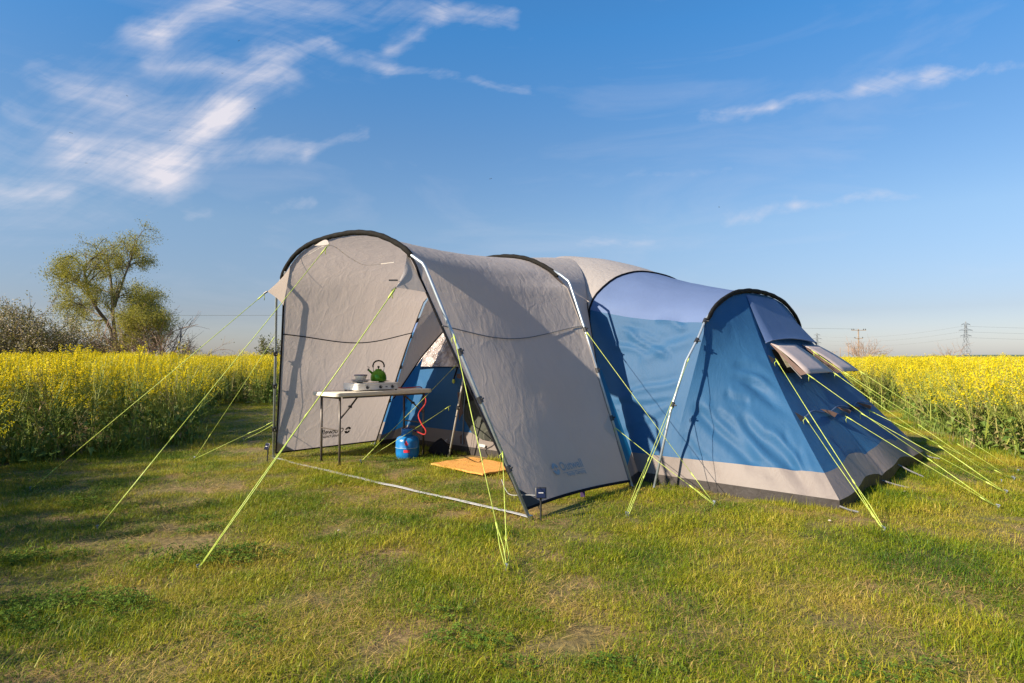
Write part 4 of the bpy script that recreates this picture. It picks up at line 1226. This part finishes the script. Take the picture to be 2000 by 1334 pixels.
b = MB(); b.tube([(.066, 0, .085), (.095, 0, .112), (.108, 0, .124)], [.014, .011, .010], 12); sp_ = b.build('spout', M['kettle'], ket, smooth=True)
b = MB(); b.tube([(.104, 0, .120), (.114, 0, .130)], .012, 12); b.tube([(.108, 0, .130), (.098, 0, .150), (.118, 0, .158)], .0035, 6); b.build('whistle', M['black'], sp_)

# gas bottle
gb = empty('gas_bottle', Vector((-1.135, 6.70, 0))); tag(gb, 'blue butane gas bottle with red flame print under the folding table', 'gas bottle')
b = MB(); b.lathe([(.001, -.01), (.100, -.01), (.112, .0), (.117, .02), (.122, .035), (.126, .06), (.126, .115), (.1275, .118), (.1275, .126), (.126, .129), (.126, .185), (.122, .205), (.108, .228), (.080, .243), (.045, .250), (.001, .252)], 48); b.build('body', M['gas'], gb, smooth=True)
b = MB(); n = 26; rows = []
for zz, rr in ((.236, .068), (.30, .066), (.325, .066)):
    rows.append([(rr * math.cos(a), rr * math.sin(a), zz) for a in np.linspace(R(150), R(330), n)])
b.grid(rows); b.build('collar', M['gas'], gb, solid=.004, smooth=True)
b = MB(); b.lathe([(.020, .245), (.020, .275), (.028, .28), (.028, .30), (.001, .302)], 16); b.build('valve', M['chrome'], gb)
b = MB(); b.lathe([(.001, .296), (.034, .298), (.040, .306), (.038, .322), (.020, .332), (.001, .334)], 20); b.tube([(.02, 0, .312), (.075, -.012, .305), (.10, -.015, .292)], [.016, .013, .011], 8)
reg = b.build('regulator', M['rim'], gb, smooth=True)
b = MB(); b.tube([(.0, .0, .33), (.018, .02, .36), (.03, .02, .385)], [.007, .006, .005], 6); b.build('switch_lever', M['gas'], reg)
def on_bottle(ang, z, r=.1272): return (r * math.cos(ang), r * math.sin(ang), z)
fa = -1.50
FLM = [(0, .040), (-.010, .026), (-.020, .012), (-.017, -.004), (-.008, -.012), (.008, -.012), (.017, -.004), (.019, .010), (.008, .016), (.006, .028)]
b = MB(); cpt = on_bottle(fa, .165); b.add([cpt] + [on_bottle(fa + x / .127, .165 + y) for x, y in FLM], [(0, i, i % len(FLM) + 1) for i in range(1, len(FLM) + 1)]); b.build('flame_print', M['redprint'], gb)
b = MB(); b.grid([[on_bottle(fa + x / .127, z) for x in np.linspace(-.03, .036, 8)] for z in (.078, .108)]); b.build('red_panel', M['redprint'], gb)
b = MB(); b.tube([on_bottle(a, .122, .129) for a in np.linspace(R(170), R(330), 24)], .0022, 5); b.build('weld_line', plain('pale_line', (.35, .5, .6), .5), gb)
# red hose
hp = [st_o + LD * (SW - .005) + WD * .14 + Vector((0, 0, .035)), st_o + LD * (SW + .10) + WD * .13 + Vector((0, 0, .012)), st_o + LD * (SW + .25) + WD * .14 + Vector((0, 0, .010)),
      tbl_o + LD * (TL + .005) + WD * .24 + Vector((0, 0, TH + .010)), tbl_o + LD * (TL + .035) + WD * .23 + Vector((0, 0, TH - .06)), on_u(832, 786, 4.02), on_u(818, 808, 4.0), on_u(823, 826, 3.95), on_u(832, 840, 3.88), on_u(829, 848, 3.80)]
gtip = Vector((-1.135 + .10, 6.70 - .015, .292)); hp.append(gtip)
b = MB(); b.tube([Vector(p) for p in catmull([tuple(p) for p in hp], 60)], .0062, 8); hose = b.build('gas_hose', M['red'], smooth=True)
tag(hose, 'red rubber gas hose running from the stove down to the blue bottle', 'hose')
# dark bag in the shade behind the table
b = MB(); rows = []
for i in range(15):
    a = i / 14; row = []
    for j in range(25):
        ph = j / 24 * 6.283; r_ = math.sin(min(1, a * 1.15) * math.pi / 2) ** .6 if a < .85 else 1 - (a - .85) * 1.0
        row.append((.19 * r_ * math.cos(ph) * (1 + .08 * math.sin(3 * ph)), .11 * r_ * math.sin(ph), .17 * (1 - a) * (1 + .12 * math.cos(2 * ph + 1)) ))
    rows.append(row)
b.grid(rows); q = ground_at(858, 889); bag = b.build('bag', M['hem'], smooth=True, loc=(q.x + .02, q.y + .05, 0), rotz=RZ + 1.5); tag(bag, 'dark slumped bag on the grass in shade behind the gas bottle', 'bag')
b = MB(); b.tube([(.06, -.09, .12), (.10, -.15, .15), (.14, -.08, .09)], .008, 6); b.build('strap', M['strap'], bag)

# doormat
A_, B_, C_ = ground_at(847, 911), ground_at(910, 893), ground_at(948, 932)
mc = (B_ + C_) / 2; dl = (C_ - A_).normalized(); ds = Vector((-dl.y, dl.x, 0))
mat_o = mc + Vector((.03, -.06, .012)); b = MB()
o_ = rrect(-.39, -.275, .39, .275, .012, 2)
nx, ny = 30, 20
rows = [[(-.39 + .78 * i / nx, -.275 + .55 * j / ny, .012 + .006 * nse((i * .2, j * .2, 0)) + (.0)) for i in range(nx + 1)] for j in range(ny + 1)]
b.grid(rows); dm = b.build('doormat', M['coir'], loc=mat_o, rotz=rot2(dl), solid=.016, smooth=False); tag(dm, 'orange brown coir doormat lying on the grass before the tent door', 'doormat')

# solar lights
def solar(loc, label, rz, hgt):
    s_ = empty('solar_panel_light', loc, rz); tag(s_, label, 'solar light', 'small solar panels on ground spikes')
    b = MB(); b.box((0, 0, hgt), (.075, .012, .075), Matrix.Rotation(R(-18), 3, 'X')); b.build('panel_case', M['black'], s_, bevel=.006)
    b = MB(); b.box((0, -.0085, hgt), (.06, .002, .06), Matrix.Rotation(R(-18), 3, 'X')); b.build('solar_cell', plain('solar_cell', (.01, .012, .035), .15), s_)
    b = MB(); b.box((0, -.0105, hgt + .002), (.032, .001, .006), Matrix.Rotation(R(-18), 3, 'X')); b.build('panel_label', M['strap'], s_)
    b = MB(); b.tube([(0, .008, hgt - .02), (0, 0, -.03)], [.007, .006], 8); b.build('spike', M['black'], s_)
    return s_
g = ground_at(1056, 1016); solar(Vector((g.x, g.y, 0)), 'small black solar panel on a spike before the right canopy wall', R(0), .19)
g = ground_at(524, 903); o = solar(Vector((g.x, g.y, 0)), 'small black solar panel on a spike outside the left canopy wall', R(-35), .17)
g = ground_at(1056, 1016)
b = MB(); b.tube([Vector(p) for p in catmull([(g.x, g.y + .01, .17), (g.x - .10, g.y + .05, .165), (g.x - .20, g.y + .12, .15), (g.x - .24, g.y + .25, .16), (g.x - .27, g.y + .35, .21)], 24)], .0018, 5)
w_ = b.build('light_wire', M['strap']); tag(w_, 'thin pale wire from the solar panel to the right canopy pole', 'wire')

# scraps on the grass
for i, (px, py, s_, lb) in enumerate(((1762, 963, .013, 'pale stone in the grass by the right hand pegs'), (664, 1040, .010, 'pale scrap on the grass left of centre'), (1616, 1021, .013, 'whitish scrap beside the near tent corner'))):
    g = ground_at(px, py); b = MB(); pts = [(s_ * (1 + .3 * nse((k, i, 0), 2.3)) * math.cos(a), .7 * s_ * math.sin(a), 0) for k, a in enumerate(np.linspace(0, 6.283, 9)[:-1])]
    b.add(pts + [(p[0] * .6, p[1] * .6, s_ * .5) for p in pts], [(k, (k + 1) % 8, 8 + (k + 1) % 8, 8 + k) for k in range(8)] + [tuple(range(8, 16))])
    o = b.build('stone' if i == 0 else 'scrap', plain('chalky_%d' % i, (.36, .31, .25), .9), loc=(g.x, g.y, gz(g.x, g.y) + .018), rotz=i); tag(o, lb, 'stone' if i == 0 else 'scrap')

# ---------------------------------------------------------------- trees and hedge
def bearing(px, dist): return Vector(((px - 1000) / F * dist, dist, 0))
def branches(b, tips, p, d, L, r, lev, maxlev, spread, kids, droop=0.0, wig=.12, rs=random, nside=5):
    n = 5 if lev < 2 else 4; pts = [p]; q = p.copy(); dd = d.copy(); st = L / n
    for i in range(n):
        dd = (dd + Vector((rs.gauss(0, wig), rs.gauss(0, wig), rs.gauss(0, wig) - droop * (lev / maxlev)))).normalized()
        q = q + dd * st; pts.append(q.copy())
    rr = [r * (1 - .55 * i / n) for i in range(n + 1)]
    b.tube(pts, rr, nside if lev < 2 else 3, False)
    if lev >= maxlev - 1: tips.append((pts, dd))
    if lev >= maxlev: return
    for k in range(kids[min(lev, len(kids) - 1)]):
        t = rs.uniform(.3, 1.0); i = min(int(t * n), n - 1); s = pts[i].lerp(pts[i + 1], t * n - i)
        a = rs.random() * 6.283; x = dd.orthogonal().normalized(); y = dd.cross(x)
        nd = (dd * 1.0 + (x * math.cos(a) + y * math.sin(a)) * rs.uniform(spread * .5, spread)).normalized()
        branches(b, tips, s, nd, L * rs.uniform(.5, .72), r * .5, lev + 1, maxlev, spread, kids, droop, wig, rs, nside)
def leaves(tips, per, size, scatter_, rs, aspect=.4):
    b = MB()
    for pts, dd in tips:
        for _ in range(per):
            t = rs.random(); i = min(int(t * (len(pts) - 1)), len(pts) - 2); p = pts[i].lerp(pts[i + 1], rs.random())
            p = p + Vector((rs.gauss(0, scatter_), rs.gauss(0, scatter_), rs.gauss(0, scatter_)))
            x = Vector((rs.gauss(0, 1), rs.gauss(0, 1), rs.gauss(0, 1))).normalized(); y = x.orthogonal().normalized(); s = size * rs.uniform(.6, 1.4)
            b.add([p, p + x * s + y * s * aspect, p + x * 2 * s, p + x * s - y * s * aspect], [(0, 1, 2, 3)])
    return b
def place(b, o): b.v = [tuple(Vector(p) - o) for p in b.v]; return b
D = 42.0
def pt(px, py, dd=0.0): return Vector(((px - 1000) / F * (D + dd), D + dd, (697 - py) / F * (D + dd) + H))
def make_willow():
    rs = random.Random(11)
    base = bearing(228, D); root = empty('willow_tree', base); tag(root, 'tall open willow with fresh yellow green leaves above the left hedge', 'tree')
    b = MB(); tips = []
    limbs = [([pt(228, 700), pt(214, 640), pt(186, 600, -1), pt(168, 560, -1.5), pt(160, 520, -1.5)], .20),
             ([pt(232, 700), pt(222, 640), pt(218, 590), pt(214, 545, .5), pt(205, 500, .8)], .19),
             ([pt(222, 600), pt(234, 560), pt(248, 520, .6), pt(262, 480, 1)], .13),
             ([pt(236, 700), pt(245, 650, 1), pt(256, 610, 1.5), pt(270, 580, 1.5)], .13),
             ([pt(200, 620), pt(172, 605, 1), pt(150, 590, 1.5)], .09),
             ([pt(186, 590), pt(164, 565, -2), pt(148, 545, -2.5)], .08),
             ([pt(238, 660), pt(254, 640, -1), pt(278, 622, -2)], .10),
             ([pt(244, 650), pt(262, 615, -.5), pt(280, 600, -1)], .09), ([pt(240, 670), pt(266, 650, .5), pt(295, 640, 1)], .08)]
    for pts, r in limbs:
        cr = [Vector(p) for p in catmull([tuple(p) for p in pts], 12)]
        b.tube(cr, [r * .75 * (1 - .6 * i / 12) for i in range(13)], 7, False)
        m = len(cr)
        for k in range(13):
            i = rs.randint(4, m - 1); d = (cr[min(i + 1, m - 1)] - cr[max(i - 1, 0)]).normalized()
            a = rs.random() * 6.283; x = d.orthogonal().normalized(); y = d.cross(x)
            nd = (d + (x * math.cos(a) + y * math.sin(a)) * rs.uniform(.35, 1.0)).normalized()
            branches(b, tips, cr[i], nd, rs.uniform(1.0, 1.7), r * .28, 1, 3, .8, [3, 4, 3], .10, .16, rs)
    lf = leaves(tips, 36, .047, .19, rs, .36)
    place(b, base).build('trunk', M['bark'], root); place(lf, base).build('crown', M['willow'], root)
make_willow()
def shrub(px, dist, w, h, label, leafm, seed, per=10, size=.05, stems=16, name='hedge_shrub', group='shrubs of the left hedge', mat='bark', lev=3, sc_=.12, blossom=0, lean=0.0):
    rs = random.Random(seed); base = bearing(px, dist); root = empty(name, base); tag(root, label, 'shrub' if 'tree' not in name else 'tree', group)
    b = MB(); tips = []
    for k in range(stems):
        a = rs.random() * 6.283; rr = rs.uniform(0, w * .33)
        p = base + Vector((rr * math.cos(a), rr * .6 * math.sin(a), 0)); d = Vector((math.cos(a) * rs.uniform(.1, .75) * w / h * 1.3 + lean, math.sin(a) * .4, 1)).normalized()
        branches(b, tips, p, d, h * rs.uniform(.45, .66), .035 * h / 3, 1, lev, .75, [4, 4, 3], .0, .15, rs, 4)
    place(b, base).build('branches', M[mat], root)
    if per:
        lf = leaves(tips, per, size, sc_, rs, .55); place(lf, base).build('crown', M[leafm], root)
    if blossom:
        lf = leaves(tips, blossom, size * .8, sc_, rs, .7); place(lf, base).build('blossom', M['blossom'], root)
shrub(-35, 40, 4.2, 5.2, 'dense hawthorn in pale blossom at the left frame edge', 'hedge', 21, 14, .055, 20, blossom=9)
shrub(35, 40, 4.6, 5.0, 'broad hawthorn in pale blossom beside the left frame edge', 'hedge', 22, 14, .055, 24, blossom=10)
shrub(88, 41, 3.8, 4.3, 'lower green hawthorn between the left blossoming shrubs and the willow', 'hedge', 23, 13, .055, 18, blossom=5)
shrub(140, 42, 3.4, 3.7, 'half leafless grey shrub just left of the willow', 'hedge', 24, 4, .05, 16, blossom=4)
shrub(186, 41, 2.6, 2.5, 'small tangled shrub under the left limbs of the willow', 'hedge', 25, 7, .05, 14, blossom=2)
shrub(240, 41.5, 3.2, 3.6, 'dark green thicket around the foot of the willow', 'hedge', 26, 15, .05, 18)
shrub(285, 41, 3.8, 4.9, 'leafless reddish brown thorn tree right of the willow', 'hedge', 27, 1, .045, 18, name='bare_thorn_tree', mat='twig', group=None)
shrub(322, 40.5, 3.8, 3.4, 'wide spreading bare bush at the right end of the hedge', 'hedge', 28, 2, .045, 16, mat='twig', lean=.25)
shrub(360, 41, 1.8, 1.4, 'low leafy bush at the far right end of the hedge', 'hedge', 29, 12, .05, 9)
shrub(532, 38, 1.1, 2.6, 'narrow green bush showing past the left canopy pole', 'hedge', 30, 16, .05, 8, name='slender_bush', group=None)
shrub(1688, 120, 7.0, 5.2, 'rounded leafless tree behind the nearest utility pole', 'hedge', 31, 0, .05, 26, name='bare_round_tree', group='bare trees beyond the crop', mat='twig', lev=3)
shrub(1860, 110, 3.0, 4.3, 'spindly leafless tree left of the nearest pylon', 'hedge', 32, 0, .05, 7, name='bare_small_tree', group='bare trees beyond the crop', mat='twig', lev=3)
shrub(1830, 300, 6.0, 3.4, 'distant low bush on the horizon left of the spindly tree', 'hedge', 33, 8, .25, 9, name='far_bush', group=None, lev=2, sc_=.5)
# reed strip and far rise
b = MB(); rs = random.Random(5)
for k in range(2600):
    x = rs.uniform(-27, -13.5); y = rs.uniform(38, 41); h = rs.uniform(.9, 1.45) * (1.12 if rs.random() < .1 else 1)
    a = rs.random() * 6.283; blade(b, x, y, h, .03, .25, a, .5, 2)
tag(b.build('reed_strip', leafmat('dry_reed', [(.1, (.30, .19, .12)), (.9, (.48, .34, .22))], None, .2)), 'pinkish dry reeds along the far edge of the left crop', 'reeds', kind='stuff')
b = MB(); rows = []
for j in range(9):
    t = j / 8; row = []
    for i in range(61):
        x = 330 + i * 14; y = 480 + j * 40; e = min(1, i / 12)
        row.append((x, y, (3.6 + 1.3 * nse((i * .17, 0, 1)) + .5 * nse((i * .9, 0, 4))) * e * math.sin(t * 3.14) ** .6 - .3))
    rows.append(row)
b.grid(rows); o = b.build('far_rise', leafmat('far_green', [(.2, (.06, .09, .03)), (.8, (.10, .13, .05))], None, .05), smooth=True); tag(o, kind='structure')

# ---------------------------------------------------------------- poles, pylons, cables
def utility_pole(px, dist, h, label, arms, rz=0.0):
    base = bearing(px, dist); r_ = empty('utility_pole', base, rz); tag(r_, label, 'utility pole', 'wooden utility poles beyond the crop')
    b = MB(); b.tube([(0, 0, -.5), (0, 0, h)], [.19, .13], 10); b.build('post', M['wood'], r_, smooth=True)
    for (z, w) in arms:
        b = MB(); b.box((0, -.14, z), (w, .12, .14)); am = b.build('crossarm', M['wood'], r_)
        for x in (-w / 2 + .15, -w / 2 + .6, w / 2 - .6, w / 2 - .15) if w > 2 else (-w / 2, w / 2):
            b = MB(); b.lathe([(.05, 0), (.12, .06), (.05, .12), (.13, .2), (.04, .3), (.001, .32)], 8, (x, -.14, z + .06)); b.build('insulator', M['black'], am)
    return base
pA = utility_pole(1677, 150, 7.9, 'nearest wooden utility pole with a wide crossarm and two levels of insulators', [(7.6, 3.6), (5.6, 1.9)])
utility_pole(1657, 260, 6.9, 'middle sized utility pole left of the nearest one', [(6.5, 2.2)])
utility_pole(1641, 330, 6.0, 'thin distant utility pole beside the tent vent flaps', [])
utility_pole(1630, 400, 4.6, 'smallest and farthest utility pole with a short crossarm', [(4.2, 3.6)])
def pylon(px, dist, h, label):
    base = bearing(px, dist); root = empty('pylon', base); tag(root, label, 'pylon', 'steel lattice pylons on the horizon')
    b = MB(); k = h / 45.0
    lv = [(0, 4.6), (8, 3.6), (16, 2.6), (23, 1.8), (29, 1.35), (35, 1.1), (41, .8), (45, .15)]
    def cor(z, w): return [Vector((sx * w * k, sy * w * k, z * k)) for sx, sy in ((-1, -1), (1, -1), (1, 1), (-1, 1))]
    for (z0, w0), (z1, w1) in zip(lv, lv[1:]):
        a, c = cor(z0, w0), cor(z1, w1)
        for i in range(4):
            j = (i + 1) % 4
            b.tube([a[i], c[i]], .26 * k, 4); b.tube([a[i], c[j]], .15 * k, 3); b.tube([a[j], c[i]], .15 * k, 3); b.tube([c[i], c[j]], .13 * k, 3)
    b.build('lattice_tower', M['steel'], root)
    for z, w in ((27, 7.2), (34, 8.6), (41, 5.6)):
        b = MB()
        for q in (-1, 1):
            tip = Vector((q * w * k, 0, z * k)); 
            for sy in (-1, 1):
                b.tube([Vector((0, sy * 1.0 * k, z * k)), tip], .2 * k, 4); b.tube([Vector((q * 1.0 * k, sy * 1.0 * k, (z + 2) * k)), tip], .16 * k, 3)
            b.tube([tip, tip - Vector((0, 0, 2.2 * k))], .2 * k, 4)
        b.build('crossarm', M['steel'], root)
    return base
p1 = pylon(1887, 760, 45, 'nearest steel lattice pylon rising over the right side of the crop')
p2 = pylon(1596, 1120, 45, 'small distant steel pylon just above the tent end')
p3 = bearing(2900, 700)
def catenary(a, c, sag, n=24):
    return [a.lerp(c, i / n) - Vector((0, 0, sag * 4 * (i / n) * (1 - i / n))) for i in range(n + 1)]
for z, nm in ((38.8, 'topmost'), (31.8, 'middle'), (24.8, 'lowest')):
    w = {38.8: 5.6, 31.8: 8.6, 24.8: 7.2}[z]
    b = MB(); pts = catenary(p2 + Vector((0, 0, z)), p1 + Vector((-w, 0, z)), 7)[:-1] + catenary(p1 + Vector((-w, 0, z)), p1 + Vector((w, 0, z)), 0, 2) + catenary(p1 + Vector((w, 0, z)), p3 + Vector((0, 0, z)), 6)[1:]
    b.tube(pts, .11, 4, False); tag(b.build('overhead_cable', M['cable']), nm + ' of the three faint cables strung between the steel pylons', 'cable', 'high cables between the pylons')
a_ = bearing(-200, 66) + Vector((0, 0, 5.6)); m_ = bearing(700, 88) + Vector((0, 0, 7.1))
b = MB(); b.tube(catenary(a_, m_, .05, 12)[:-1] + catenary(m_, pA + Vector((0, -.14, 7.9)), .3, 14), .022, 4, False)
tag(b.build('telephone_wire', M['cable']), 'single thin dark wire crossing behind the left canopy pole', 'wire')

# ---------------------------------------------------------------- birds
b = MB(); b.add([(0, .10, 0), (.02, 0, .02), (0, -.14, 0), (-.02, 0, .02), (0, 0, -.02)], [(0, 1, 4), (1, 2, 4), (2, 3, 4), (3, 0, 4), (0, 3, 1), (1, 3, 2)])
for q in (-1, 1): b.add([(0, .05, .01), (q * .14, .02, .06), (q * .26, -.05, .01), (0, -.04, .01)], [(0, 1, 2, 3)])
bird = b.build('bird', M['black'])
B = [(428, 137, 'tiny dark bird over the upper clouds left of centre, second from the top'), (240, 182, 'tiny dark bird on the blue above the long left cloud'), (492, 208, 'tiny dark bird at the right flank of the main cloud'),
     (131, 256, 'leftmost tiny dark bird, over the left cloud'), (326, 251, 'tiny dark bird in the middle of the brightest cloud'), (163, 316, 'tiny dark bird at the lower left edge of the brightest cloud'),
     (290, 385, 'low tiny dark bird above the willow tree'), (958, 347, 'tiny dark bird high above the gap between the two canopy arches'), (1407, 403, 'rightmost tiny dark bird, above the blue tent wing'), (460, 72, 'topmost tiny dark bird, in blue sky between the upper clouds')]
for i, (px, py, lb) in enumerate(B):
    o = bird if i == 0 else bird.copy()
    if i: COL.objects.link(o)
    dd = 95.0; o.location = ((px - 1000) / F * dd, dd, (697 - py) / F * dd + H); o.rotation_euler = (0, .2 * math.sin(i * 2), i * 1.3)
    tag(o, lb, 'bird', 'tiny birds scattered over the sky')
